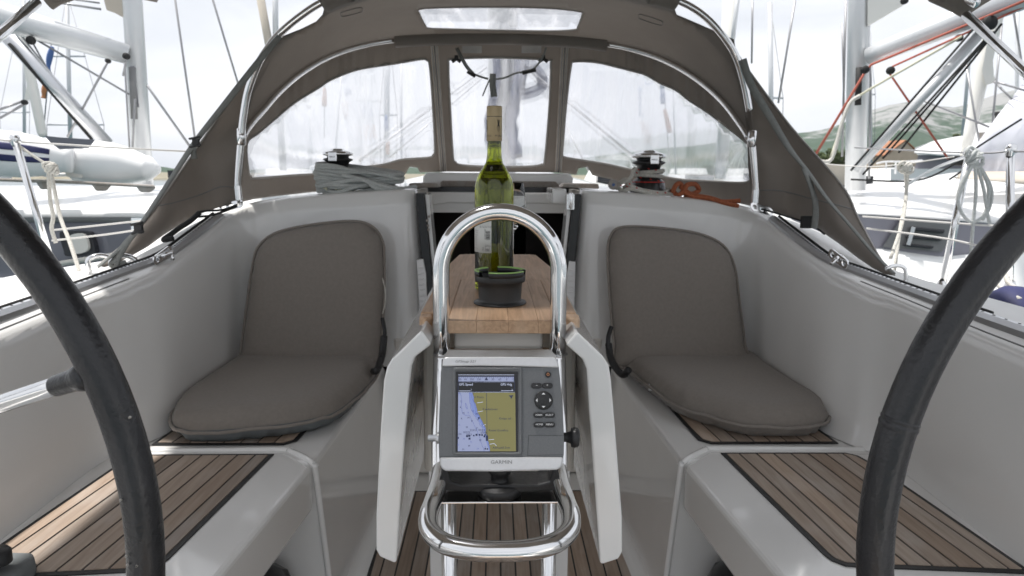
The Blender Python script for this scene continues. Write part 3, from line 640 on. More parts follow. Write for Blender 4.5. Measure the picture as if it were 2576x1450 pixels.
hp = [V(cx_-.088, .985, .752), V(cx_-.0905, .955, .738), V(cx_-.096, .92, .726), V(cx_-.099, .885, zz), V(cx_-.093, .852, zz-.004), V(cx_-.072, .826, zz-.007), V(cx_-.036, .813, zz-.009), V(cx_, .810, zz-.009)]
hp += [V(2*cx_-p.x, p.y, p.z) for p in hp[:-1][::-1]]
MB().tube(spline(hp, 8), .0134, 28).build('lower_handle', 'chrome', gd)
b = MB(); b.prism([(-.080, .938, .716), (.093, .938, .716), (.093, 1.04, .716), (-.080, 1.04, .716)], (0, 0, -.003)); b.build('mounting_plate', 'chrome', gd, bevel=.001)
b = MB(); b.prism([P(1098, 878, y=1.065), P(1416, 878, y=1.065), P(1416, 905, y=1.055), P(1098, 905, y=1.055)], (0, .01, 0)); b.build('cross_plate', 'chrome', gd, bevel=.002)
b = MB(); b.box((cx_-.082, 1.075, .72), (cx_+.082, 1.085, .90)); b.build('back_panel', 'gel2', gd)
b = MB()
for s in (-1, 1): b.prism([V(cx_+s*.0835, 1.06, .90), V(cx_+s*.0835, 1.04, .73), V(cx_+s*.0835, 1.09, .73), V(cx_+s*.0835, 1.11, .90)], (s*.003, 0, 0))
b.build('side_plate', 'alu', gd)
# ================================================================== CHARTPLOTTER
gp = thing('chartplotter', 'grey chartplotter showing a coast chart, on a black bracket below the arch', 'chartplotter')
TA = R_(20); GN = V(0, -math.cos(TA), math.sin(TA)); GU = V(1, 0, 0); GV = V(0, math.sin(TA), math.cos(TA))
G0 = P(1262, 1043, y=.865)
def G(zx, zy, off=0.0):
    return PP(1037.9+zx*.20817, 893.2+zy*.20817, G0+GN*off, GN)
def gpr(name, poly, off, depth, m, bevel=.0008, parent=gp, seg=2):
    b = MB(); b.prism([G(x, y, off) for x, y in poly], -GN*depth); return b.build(name, m, parent, bevel=bevel, seg=seg)
gpr('housing', [(370, 60), (340, 200), (322, 700), (312, 1000), (318, 1230), (340, 1380), (1800, 1360), (1822, 1230), (1832, 1000), (1812, 600), (1770, 150), (1750, 60)], -.004, .055, 'gpsg', .003)
gpr('face_panel', [(356, 142), (342, 300), (322, 700), (313, 1000), (320, 1200), (326, 1234), (1818, 1234), (1828, 1200), (1831, 1000), (1808, 560), (1780, 250), (1764, 150)], 0, .02, 'gpsg', .001)
gpr('top_cap', [(357, 140), (362, 70), (382, 30), (420, 24), (1050, 21), (1700, 25), (1738, 42), (1755, 90), (1766, 154), (1300, 140), (800, 133)], .0022, .05, 'silver', .0022, seg=4)
gpr('lower_bar', [(328, 1238), (332, 1330), (352, 1378), (400, 1404), (1000, 1412), (1740, 1392), (1790, 1366), (1812, 1318), (1820, 1236), (1100, 1232)], .0028, .045, 'silver', .0028, seg=4)
# bezel: raised ring sloping to the screen
b = MB(); ro = [G(x, y, .0003) for x, y in rrect(478, 146, 1325, 1212, 34)]; r1 = [G(x, y, .0028) for x, y in rrect(496, 160, 1318, 1202, 34)]; r2 = [G(x, y, .0026) for x, y in rrect(512, 180, 1300, 1190, 26)]; ri = [G(x, y, -.0012) for x, y in rrect(532, 208, 1268, 1168, 8)]
b.grid([ro, r1, r2, ri], closed=True); b.build('bezel', 'gpsg', gp, recalc=True)
gpr('screen', rrect(528, 204, 1272, 1172, 8), .0008, .004, 'lcd_blk', 0)
scn = []
def flat(poly, m, off, nm='chart_area'):
    b = MB(); b.add([G(x, y, off) for x, y in poly], [tuple(range(len(poly)))], False); return b.build(nm, m, gp, recalc=False)
def cflat(poly, m, off, nm='chart_area'):
    v2, fs = cdt(poly, [], 60); b = MB(); b.add([G(p[0], p[1], off) for p in v2], [f[::-1] for f in fs], False); return b.build(nm, m, gp, recalc=False)
S1 = .0010; S2 = .0012; S3 = .0014
flat([(546, 1165), (1250, 1165), (1240, 455), (552, 455)], 'lcd_sea', S1)
coast = [(722, 455), (735, 500), (742, 560), (770, 620), (782, 690), (810, 740), (835, 800), (865, 850), (885, 900), (880, 950), (905, 1000), (915, 1050), (925, 1100), (935, 1165)]
flat([(552, 318), (1228, 318), (1226, 262), (554, 262)], 'lcd_sea', S1, 'compass_strip')
cflat([(680, 455), (690, 520), (700, 600), (720, 680), (760, 740), (800, 790), (830, 850), (860, 900), (875, 960), (890, 1050), (905, 1100), (935, 1165)]+coast[::-1][1:], 'lcd_shal', S2)
cflat(coast+[(1250, 1165), (1240, 455)], 'lcd_land', S2)
def lines(lst, wpx, m, off, nm='chart_lines'):
    b = MB()
    for l in lst:
        for a, c in zip(l[:-1], l[1:]):
            dx, dy = c[0]-a[0], c[1]-a[1]; ln = math.hypot(dx, dy) or 1; nx, ny = -dy/ln*wpx/2, dx/ln*wpx/2
            b.add([G(a[0]+nx, a[1]+ny, off), G(c[0]+nx, c[1]+ny, off), G(c[0]-nx, c[1]-ny, off), G(a[0]-nx, a[1]-ny, off)], [(0, 1, 2, 3)], False)
    return b.build(nm, m, gp, recalc=False)
jit = random.Random(4)
def wob(l, a=7):
    o = []
    for p, q in zip(l[:-1], l[1:]):
        for k in range(4): o.append((lerp(p[0], q[0], k/4)+jit.uniform(-a, a), lerp(p[1], q[1], k/4)))
    return o+[l[-1]]
lines([wob([(580, 458), (595, 520), (585, 600), (605, 700), (630, 730), (690, 728), (705, 780), (740, 830), (770, 900), (800, 970), (820, 1040), (845, 1100), (870, 1162)]), wob([(690, 458), (690, 560), (705, 650), (745, 730), (800, 810), (840, 880), (860, 950)]), wob([(705, 458), (745, 600), (765, 690), (820, 770), (870, 880)]), wob(coast, 4), [(640, 580), (655, 610), (665, 650), (655, 655), (640, 620), (640, 580)]], 4, 'lcd_blu', S3)
lines([[(894, 452), (900, 1000)], [(554, 262), (1226, 262), (1228, 322), (552, 322), (554, 262)], [(552, 328), (1230, 328), (1232, 448), (552, 448), (552, 328)]], 5, 'lcd_ink', S3)
lines([[(553, 242), (1228, 242)], [(552, 326), (1230, 326)], [(552, 450), (1233, 450)], [(560, 435), (700, 435)], [(1070, 433), (1215, 433)], [(780, 580), (850, 570)], [(785, 690), (850, 678)], [(850, 855), (885, 840)], [(920, 1025), (985, 1022)], [(930, 1080), (985, 1070), (1015, 1100)]], 5, 'lcd_txt', S3)
lines([[(570+k*22.6, 264), (570+k*22.6, 276 if k % 2 else 282)] for k in range(29)], 4, 'lcd_ink', S3, 'compass_ticks')
SG = (G(1000, 700)-G(900, 700)).length/100
def gtx(s, x, y, hpx, m, off=.0016, sx=1, shear=0, align='LEFT', bold=0):
    return text(s, hpx*SG/.70, G(x, y, off), GU, GV, m, gp, 'lettering', shear, align, .00002, sx, bold)
for s, x in (('30', 556), ('W', 622), ('300', 690), ('330', 775), ('N', 877), ('30', 952), ('60', 1037), ('E', 1130), ('12', 1196)): gtx(s, x, 307, 24, 'lcd_ink', sx=1.0, bold=.0002*0)
gtx('GPS Speed', 560, 370, 27, 'lcd_txt'); gtx('GPS Hdg', 1062, 370, 27, 'lcd_txt'); gtx('k', 705, 420, 14, 'lcd_txt'); gtx('t', 708, 438, 14, 'lcd_txt'); gtx('o', 1200, 412, 8, 'lcd_txt'); gtx('M', 1198, 435, 16, 'lcd_txt')
for s, x, y in (('U Posta', 740, 522), ('Kambelovac', 846, 668), ('Gospa od :', 1044, 780), ('Kastel Gomilica', 918, 924), ('Adriach0.3nm', 968, 1134)): gtx(s, x, y, 26, 'lcd_ink')
for s, x, y in (('S', 578, 573), ('K', 570, 645), ('M', 603, 715), ('K', 583, 780), ('M', 663, 770), ('K', 540, 725), ('P', 710, 812), ('T', 722, 692), ('M', 760, 727), ('P', 785, 795), ('M', 643, 886), ('P', 770, 896), ('T', 832, 866), ('M', 805, 1043), ('M', 670, 1112), ('M', 598, 1154), ('T', 728, 480), ('334', 540, 968), ('00332', 612, 946), ('0533', 650, 974), ('22010', 692, 922), ('00324', 795, 920), ('02206', 822, 950)): gtx(s, x, y, 23, 'lcd_ink')
for s, x, y in (('18', 655, 706), ('33', 550, 856), ('34', 605, 1022), ('32', 693, 1060), ('35', 538, 1095), ('24', 774, 1142), ('14', 860, 1122), ('20', 548, 474)): gtx(s, x, y, 18, 'lcd_blu')
def sqs(lst, m, off, nm):
    b = MB()
    for x, y, a in lst: b.add([G(x-a, y-a, off), G(x+a, y-a, off), G(x+a, y+a, off), G(x-a, y+a, off)], [(0, 3, 2, 1)], False)
    b.build(nm, m, gp, recalc=False)
sqs([(658, 982, 12), (685, 978, 12), (688, 1012, 12), (773, 966, 12), (810, 966, 11), (840, 968, 10), (868, 986, 11), (548, 1003, 12), (740, 975, 9), (876, 966, 9), (800, 762, 10), (878, 1135, 9), (905, 1137, 9)], 'lcd_ink', S3, 'chart_marks')
flat([(885, 1040), (912, 1040), (914, 985), (899, 960), (884, 985)], 'lcd_ink', .0017, 'boat_symbol')
flat([(1158, 492), (1218, 486), (1190, 536), (1182, 508)][::-1], 'lcd_ink', .0017, 'north_arrow'); flat([(870, 306), (912, 306), (892, 266)], 'lcd_ink', .0013, 'north_arrow')
gtx('GPSmap 521', 512, 92, 31, 'inkg', off=.0026, shear=.25, sx=1.12); gtx('GARMIN', 942, 1316, 42, 'inkg', off=.0032, sx=1.13)
# card door outline
lines([[(1390, 1214), (1403, 972), (1826, 975)], [(1390, 1215), (1818, 1206)]], 4, 'ink', .0004, 'card_door_seam')
def pill(x0, y0, x1, y1, nm='button'):
    return gpr(nm, rrect(x0, y0, x1, y1, (y1-y0)/2-.5, 6), .0032, .006, 'black', .0012)
def glabel(s, x, y, h, m, parent, sx=1, shear=.2, off=.0034):
    o = gtx(s, x, y, h, m, off=off, sx=sx, shear=shear, align='CENTER'); o.parent = parent; return o
pb = gpr('button', rrect(1602, 200, 1676, 272, 35, 6), .003, .006, 'black', .001)
b = MB(); b.tube([G(1637+15*math.cos(a), 237+15*math.sin(a), .0032) for a in [-1.1+2*math.pi*.83*k/14 for k in range(15)]], .0004, 6); b.tube([G(1637, 212, .0032), G(1637, 235, .0032)], .0004, 6); b.build('power_icon', 'orange', pb)
b1 = pill(1434, 340, 1562, 404); glabel('-', 1500, 380, 34, 'letter', b1, 1.6, 0)
b2 = pill(1567, 340, 1694, 404); glabel('+', 1628, 380, 30, 'letter', b2, 1, 0)
bm_ = pill(1460, 696, 1588, 758); glabel('MARK', 1526, 736, 22, 'letter', bm_)
bs_ = pill(1592, 696, 1722, 758); glabel('SELECT', 1650, 736, 22, 'letter', bs_, .95)
bh_ = pill(1464, 813, 1592, 876); glabel('HOME', 1530, 851, 22, 'letter', bh_)
be_ = pill(1596, 813, 1722, 876); glabel('MENU', 1654, 851, 22, 'letter', be_)
rk = MB(); cR = G(1582, 550, .0); rr = 112*SG
rk.lathe([(rr, -.002), (rr*1.0, .0025), (rr*.93, .0042), (rr*.62, .0034), (rr*.5, .0040), (0, .0046)], cR, 40, GN); rk = rk.build('rocker_pad', 'black', gp)
for dx, dy in ((0, -1), (0, 1), (-1, 0), (1, 0)):
    ax, ay = 1582+dx*78, 548+dy*76
    pts_ = [(ax+dx*16, ay+dy*16), (ax-dy*24-dx*6, ay-dx*24-dy*6), (ax+dy*24-dx*6, ay+dx*24-dy*6)]
    b = MB(); b.add([G(x, y, .0047) for x, y in pts_], [(0, 1, 2)], False); b.build('arrow_mark', 'letter', rk)
# side knob, screw, bracket
kc = G(1826, 995, -.022); ku = V(1, 0, -.02)
b = MB(); b.lathe([(.0066, -.004), (.0062, .003), (.0085, .0095), (.0128, .0105), (.0138, .0145), (.0132, .0185), (.011, .0205), (0, .021)], kc, 28, ku); b.build('clamp_knob', 'black', gp)
b = MB(); b.lathe([(0, -.001), (.0045, 0), (.0045, .010), (.0075, .011), (.0075, .017), (0, .0175)], G(316, 1005, -.02)-V(.014, 0, 0), 16, V(1, 0, 0)); b.build('clamp_screw', 'alu', gp)
b = MB(); yb = .950
b.prism([P(1110, 1175, y=yb), P(1124, 1175, y=yb), P(1134, 1212, y=yb), P(1160, 1220, y=yb), P(1355, 1220, y=yb), P(1383, 1212, y=yb), P(1392, 1175, y=yb), P(1406, 1175, y=yb), P(1402, 1228, y=yb), P(1390, 1236, y=yb), P(1318, 1240, y=yb), P(1260, 1246, y=yb), P(1200, 1240, y=yb), P(1122, 1236, y=yb), P(1110, 1228, y=yb)], (0, .05, 0)); b.build('bracket', 'black', gp, bevel=.003)
b = MB(); q = V(.0065, .968, .7235); b.lathe([(0, 0), (.033, 0), (.033, .011), (.030, .013), (.014, .014), (.013, .03), (.017, .032), (.017, .045), (0, .046)], V(q.x, q.y+.0, q.z-.006), 36); b.build('swivel_base', 'black', gp)

# ================================================================== ASHTRAY
q = P(1258, 773, z=ZT)
ac = V(q.x, 1.222, ZT+.0005)
ash = thing('ashtray', 'black plastic ashtray with a lime green rim on the wooden table', 'ashtray')
b = MB(); b.lathe([(0, 0), (.0475, 0), (.0482, .0015), (.047, .003), (.0395, .0035), (.0385, .008), (.0395, .03), (.0405, .038), (.0450, .040), (.0455, .043), (.0458, .050), (.0455, .0512), (.040, .0512), (.0385, .045), (.036, .012), (0, .010)], ac, 56); b.build('cup', 'ash', ash)
b = MB()
for a0 in (10, 130, 250):
    aa = [R_(a0+ -6+ (92)*k/24) for k in range(25)]
    rows = [[ac+V(r*math.cos(a), r*math.sin(a), z) for a in aa] for r, z in ((.0455, .0505), (.0462, .0590), (.0440, .0595), (.0395, .0590), (.0390, .0505))]
    b.grid(rows)
b.build('rim_wall', 'ash', ash, solid=.0008)
b = MB()
for a0 in (10, 130, 250):
    aa = [R_(a0-6+92*k/24) for k in range(25)]
    rows = [[ac+V(r*math.cos(a), r*math.sin(a), z) for a in aa] for r, z in ((.0464, .0590), (.0466, .0606), (.0440, .0612), (.0392, .0606), (.0390, .0590))]
    b.grid(rows)
b.build('rim_insert', 'lime', ash)

# ================================================================== WINE BOTTLE
q = P(1243, 727, z=ZT); bc = V(P(1243, 600, y=1.36).x, 1.36, ZT+.001)
bt = thing('wine_bottle', 'green glass wine bottle with gold capsule standing behind the ashtray', 'bottle')
RB = .0385
prof = [(0, .004), (RB*.9, .001), (RB*.985, .004), (RB, .010), (RB, .200), (RB*.985, .208), (RB*.92, .220), (RB*.78, .232), (RB*.6, .243), (RB*.44, .252), (.0150, .262), (.0140, .272), (.0138, .330), (.0138, .332)]
inn = [(.0115, .332), (.0115, .272), (RB*.36, .262), (RB*.5, .244), (RB*.74, .228), (RB*.85, .216), (RB*.92, .2), (RB*.925, .012), (RB*.8, .008), (0, .016)]
MB().lathe(prof+inn, bc, 56).build('glass_body', 'green', bt)
ztop = P(1243, 449, y=1.36).z-bc.z
MB().lathe([(0, .0165), (RB*.79, .0085), (RB*.92, .0125), (RB*.92, .2), (RB*.85, .216), (RB*.765, ztop), (0, ztop)] if ztop > .2165 else [(0, .0165), (RB*.79, .0085), (RB*.92, .0125), (RB*.92, ztop), (0, ztop)], bc, 56).build('wine', 'wine', bt)
z1 = P(1243, 356, y=1.36).z-bc.z; z2 = P(1243, 268, y=1.36).z-bc.z
cp = MB(); cp.lathe([(.0142, z1), (.0150, z1+.001), (.0150, z2-.027), (.0153, z2-.026), (.0150, z2-.0245), (.0153, z2-.023), (.0150, z2-.0215), (.0151, z2-.002), (.0145, z2), (0, z2)], bc, 48); cap = cp.build('capsule', 'cap', bt)
MB().lathe([(.01515, z2-.0206), (.01535, z2-.0201), (.01515, z2-.0196)], bc, 48).build('perforation', 'ink', cap)
CA = math.atan2(-bc.x, -bc.y)
def wrap(s, size, ang, z, r, m, parent, sx=1, nm='lettering', vertical=False, bold=0):
    """lettering bent round the bottle; ang in degrees from the side facing the camera, + to the right"""
    c = bpy.data.curves.new('t', 'FONT'); c.body = s; c.size = size; c.align_x = 'LEFT'; c.offset = bold
    ob = bpy.data.objects.new('t', c); scene.collection.objects.link(ob); dg = bpy.context.evaluated_depsgraph_get(); me = bpy.data.meshes.new_from_object(ob.evaluated_get(dg)); bpy.data.objects.remove(ob)
    for q in me.vertices:
        x, y = q.co.x*sx, q.co.y
        if vertical: x, y = -y, x
        a = R_(ang)+x/r-math.pi/2; q.co = bc+V(r*math.cos(a), r*math.sin(a), z+y)
    return link(nm, me, parent, m)
def patch(a0, a1, za, zb, r, m, parent, nm):
    aa = [R_(lerp(a0, a1, k/24))-math.pi/2 for k in range(25)]
    b = MB(); b.grid([[bc+V(r*math.cos(a), r*math.sin(a), z) for a in aa] for z in (za, zb)]); return b.build(nm, m, parent, solid=.00015)
def zat(py): return P(1243, py, y=1.325).z-bc.z
for a0 in (32, -78):
    for k in range(-3, 4):
        aa = [(R_(a0+k*4*(.3+.1*t))-math.pi/2, z1+.028+.012*t/5) for t in range(6)]
        MB().tube([bc+V(.01515*math.cos(a), .01515*math.sin(a), z) for a, z in aa], .00022, 4).build('wheat_emblem', 'ink', cap)
    for q0 in (0, 1, 2):
        pts = [(R_(a0+14*math.sin(t*math.pi/6)*(1-q0*.3)*sg)-math.pi/2, z1+.018+q0*.003+.0022*t*(1-q0*.15)) for sg in (1,) for t in range(7)]
        pts2 = [(R_(a0-14*math.sin(t*math.pi/6)*(1-q0*.3))-math.pi/2, z1+.018+q0*.003+.0022*t*(1-q0*.15)) for t in range(7)]
        bb = MB()
        for pp in (pts, pts2): bb.tube([bc+V(.01515*math.cos(a), .01515*math.sin(a), z) for a, z in pp], .00025, 4)
        bb.build('wheat_emblem', 'ink', cap)
wrap('OVICA', .0052, -74, z1+.008, .01516, 'ink', cap, .85); wrap('PP ORAHOVICA', .0052, 4, z1+.008, .01516, 'ink', cap, .85)
la, lb_ = zat(637), zat(535)
lab = patch(-88, -7.5, la, zat(548), RB+.0003, 'label', bt, 'paper_label')
rr = RB+.0005
wrap('alc 12,5% VOL.', .0058, -46, zat(574), rr, 'inkg', lab, .78)
for i, (s, z) in enumerate((('vino s kontroliranim', 583), ('vinogorje jugoistok', 588), ('temperatura, poslu', 594), ('grasevina bijelo', 599), ('suho vino jarka', 604), ('dobro ohladeno', 609), ('kvalitetno vino', 614))): wrap(s, .0031, -86, zat(z), rr, 'inkg', lab, .9 if i != 5 else .8)
wrap('LOT 0 2 3', .003, -78, zat(620), rr, 'inkg', lab, 1); wrap('Orahovica d.o.o.', .0026, -80, zat(628), rr, 'inkg', lab, 1)
bb = random.Random(2); b = MB(); zc = zat(604)
while zc < zat(581):
    h = bb.choice((.0003, .0005, .0009)); aa = [R_(lerp(-24, -11.5, k/5))-math.pi/2 for k in range(6)]
    b.grid([[bc+V(rr*math.cos(a), rr*math.sin(a), z) for a in aa] for z in (zc, zc+h)]); zc += h+bb.choice((.0003, .0005))
b.build('barcode', 'ink', lab)
wrap('3859888734087', .0033, -25, zat(604), rr, 'ink', lab, 1, vertical=True)
b = MB()
for zz_ in ((-26, -14, 617), (-26, -14, 632)): b.tube([bc+V(rr*math.cos(R_(lerp(zz_[0], zz_[1], k/5))-math.pi/2), rr*math.sin(R_(lerp(zz_[0], zz_[1], k/5))-math.pi/2), zat(zz_[2])) for k in range(6)], .00025, 4)
for a in (-26, -14): b.tube([bc+V(rr*math.cos(R_(a)-math.pi/2), rr*math.sin(R_(a)-math.pi/2), z) for z in (zat(617), zat(632))], .00025, 4)
b.tube([bc+V(rr*math.cos(R_(a)-math.pi/2), rr*math.sin(R_(a)-math.pi/2), zat(z)) for a, z in ((-36, 629), (-33, 622), (-30, 629), (-36, 629))], .00025, 4)
b.build('deposit_mark', 'ink', lab); wrap('50', .0052, -24.5, zat(630.5), rr, 'ink', lab, 1); wrap('lp', .0036, -18.5, zat(630.5), rr, 'ink', lab, 1); wrap('POVRATNA', .0021, -25, zat(621), rr, 'ink', lab, 1); wrap('AL 71', .002, -36.5, zat(633), rr, 'inkg', lab, 1)
fl = patch(74, 106, zat(655), zat(548), RB+.0003, 'label', bt, 'paper_label'); patch(73.9, 106.1, zat(655), zat(632), RB+.0004, 'cap', fl, 'gold_band'); patch(73.8, 106.2, zat(634), zat(631.5), RB+.0005, 'ink', fl, 'dark_band')
# ================================================================== WINE GLASS
gl = thing('wine_glass', 'clear stemmed wine glass just behind the bottle', 'wine glass')
gc = V(P(1288, 550, y=1.52).x, 1.52, ZT+.001); zr = P(1306, 462, y=1.52).z-gc.z
pr = [(.031, .001), (.030, .004), (.006, .008), (.004, .02), (.004, zr-.105), (.012, zr-.098), (.026, zr-.08), (.0315, zr-.055), (.0300, zr-.03), (.0245, zr)]
MB().lathe([(0, .001)]+pr+[(r-.0012 if r > .02 else max(r-.002, 0), z+.002) for r, z in pr[::-1][:5]]+[(0, zr-.094)], gc, 40).build('bowl_and_stem', 'glass', gl)

# ================================================================== WINCHES
def winch(px, py_top, lab, py_base, red=False):
    t = thing('winch', lab, 'winch', 'winches on the coach roof')
    c = P(px, py_base, y=2.80); zt = P(px, py_top, y=2.80).z-c.z; k = zt/.165
    b = MB(); b.lathe([(.068*k, -.02), (.068*k, .02*k), (.062*k, .035*k), (.060*k, .05*k), (.042*k, .062*k), (.040*k, .09*k), (.045*k, .108*k), (.062*k, .118*k), (.058*k, .124*k), (.045*k, .126*k), (.045*k, .134*k), (.060*k, .138*k)], c, 40); b.build('drum', 'winchb', t)
    b = MB(); b.lathe([(.060*k, .137*k), (.063*k, .141*k), (.061*k, .147*k), (.050*k, .153*k), (.030*k, .158*k), (.026*k, .163*k), (.0, .165*k)], c, 40); b.build('top_cap', 'chrome', t)
    b = MB(); q = c+V(-.005*0+(-.008 if px < 1250 else .008), -.060*k, .128*k); b.box(q+V(-.017, -.006, -.018), q+V(.017, .006, .022)); st = b.build('stripper_arm', 'chrome', t, bevel=.004)
    text('WINCH', .0085, q+V(-.0135, -.0066, -.002), (1, 0, 0), (0, 0, 1), 'ink', st, sx=.8)
    if red: MB().lathe([(.0612*k, .0475*k), (.0622*k, .049*k), (.0608*k, .0505*k)], c, 40).build('red_ring', 'redline', t)
    return c, k
cwl, kl = winch(853, 374, 'black self tailing winch on the left with grey rope wound beneath', 475)
cwr, kr = winch(1629, 378, 'black self tailing winch on the right with a red ring', 492, True)
# grey rope hank on the left winch
t = thing('rope_hank', 'big hank of grey rope wrapped round the left winch', 'rope hank')
rn = random.Random(11)
for i in range(20):
    f = (i % 10)/9; lay = i//10; zpx = lerp(418, 482, f)+lay*3.5
    L_ = lerp(985, 1010, rn.random()) if i % 3 else rn.uniform(930, 985)
    x0 = lerp(792, 806, abs(f-.3)*1.2)+rn.uniform(0, 6)
    yr = lerp(440, 468, f)+rn.uniform(-5, 6)
    front = [P(x0+8, zpx-4, y=2.74+lay*.02), P(lerp(x0, L_, .3), zpx+rn.uniform(-3, 5), y=2.705+lay*.028+rn.uniform(-.008, .008)), P(lerp(x0, L_, .65), lerp(zpx, yr, .55)+rn.uniform(-5, 6), y=2.72+lay*.028+rn.uniform(-.012, .012)), P(L_-8, yr+2, y=2.75+rn.uniform(-.03, .03))]
    back = [P(L_, yr-3, y=2.80), P(lerp(x0, L_, .7), lerp(zpx, yr, .6)-6, y=2.86), P(lerp(x0, L_, .3), zpx-6, y=2.87), P(x0+2, zpx-6, y=2.82), P(x0-2, zpx-3, y=2.78)]
    MB().tube(spline(front+back, 7, True), .0074, 9, closed=True).build('strand', 'rope', t)
b = MB(); b.tube(spline([P(800, 470, y=2.72), P(900, 452, y=2.69), P(960, 468, y=2.69), P(1010, 476, y=2.72), P(1045, 470, y=2.8)], 7), .0095, 9); b.tube(spline([P(860, 440, y=2.70), P(920, 455, y=2.685), P(950, 475, y=2.69), P(1000, 472, y=2.72)], 7), .009, 9); b.build('strand', 'rope', t)
b = MB(); 
for i in range(22):
    q = P(rn.uniform(812, 900), rn.uniform(462, 484), y=2.708); b.tube([q, q+V(.006, -.0006, .001)], .0026, 5)
b.build('yellow_fleck', 'ropey', t)
# white line on right winch
t = thing('winch_line', 'white rope with red flecks turned round the right winch', 'rope')
def ringp(c, r, z, a0, a1, n=20, dz=0): return [c+V(r*math.cos(R_(lerp(a0, a1, k/n))), r*math.sin(R_(lerp(a0, a1, k/n))), z+dz*k/n) for k in range(n+1)]
b = MB()
path = [P(1548, 476, y=2.73), P(1560, 462, y=2.72), P(1578, 455, y=2.70), P(1588, 445, y=2.70), P(1596, 425, y=2.72)]+ringp(cwr, .052*kr, .082*kr, 215, 350, 8, .010)+ringp(cwr, .052*kr, .086*kr, 10, 540-190, 14, -.02)
b.tube(spline(path, 5), .0078, 9)
b.tube(spline([P(1575, 456, y=2.72), P(1590, 470, y=2.70), P(1620, 480, y=2.695), P(1665, 486, y=2.70), P(1680, 478, y=2.74)], 6), .0085, 9)
b.tube(spline([P(1552, 470, y=2.74), P(1566, 480, y=2.715), P(1590, 476, y=2.70), P(1640, 487, y=2.69), P(1690, 490, y=2.72)], 6), .0085, 9)
b.tube(spline([P(1570, 472, y=2.76), P(1585, 462, y=2.72), P(1574, 452, y=2.74), P(1556, 462, y=2.76)], 6), .0085, 9)
b.build('rope_turns', 'ropew', t)
b = MB()
fl_ = [(1600, 434), (1604, 426), (1630, 424), (1648, 427), (1610, 446), (1635, 450), (1655, 454), (1582, 462), (1600, 472), (1630, 480), (1652, 484), (1575, 468), (1560, 466), (1672, 484)]
for x, y in fl_:
    q = P(x, y, y=2.688 if y > 460 else 2.80-.062*kr); b.tube([q, q+V(.006, 0, -.004)], .0022, 5)
b.build('red_fleck', 'redline', t)
t = thing('winch_crank', 'round brown wooden knob with a blue centre beside the right winch', 'winch crank')
q = P(1543, 465, y=2.70); b = MB(); b.lathe([(0, -.006), (.017, -.005), (.0205, 0), (.0205, .012), (.012, .016), (.010, .12)], q, 24, V(.1, 1, .05)); b.build('grip', 'gwood', t)
MB().lathe([(0, -.009), (.006, -.009), (.006, -.004)], q, 16, V(.1, 1, .05)).build('blue_pin', 'blue', t)
t = thing('orange_line', 'knotted orange rope lying along the bulkhead beside the right winch', 'rope')
b = MB()
b.tube(spline([P(1692, 485, y=2.72), P(1700, 467, y=2.71), P(1712, 463, y=2.72), P(1725, 485, y=2.70), P(1765, 502, y=2.69), P(1820, 508, y=2.67), P(1862, 506, y=2.66)], 7), .0095, 9)
b.tube(spline([P(1690, 478, y=2.74), P(1705, 492, y=2.71), P(1722, 478, y=2.70), P(1728, 466, y=2.70), P(1748, 464, y=2.72), P(1758, 478, y=2.74), P(1742, 488, y=2.73), P(1722, 486, y=2.72)], 7), .0095, 9)
b.tube(spline([P(1712, 470, y=2.74), P(1740, 490, y=2.70), P(1790, 500, y=2.67), P(1830, 514, y=2.65), P(1858, 520, y=2.64)], 7), .0095, 9)
b.tube(spline([P(1722, 490, y=2.72), P(1780, 510, y=2.68), P(1820, 516, y=2.66), P(1856, 522, y=2.65)], 7), .009, 9)
b.build('strand', 'ropeo', t)
for a, lab in (([(1025, 474), (1105, 472), (1102, 461), (1030, 461)], 'pale wooden block at the left edge of the hatch'), ([(1410, 472), (1508, 476), (1506, 463), (1418, 461)], 'pale wooden block at the right edge of the hatch')):
    b = MB(); b.prism([P(*p, y=2.86) for p in a], (0, .12, 0)); tag(b.build('instrument_board', 'gwood', None, bevel=.006), lab, 'board')
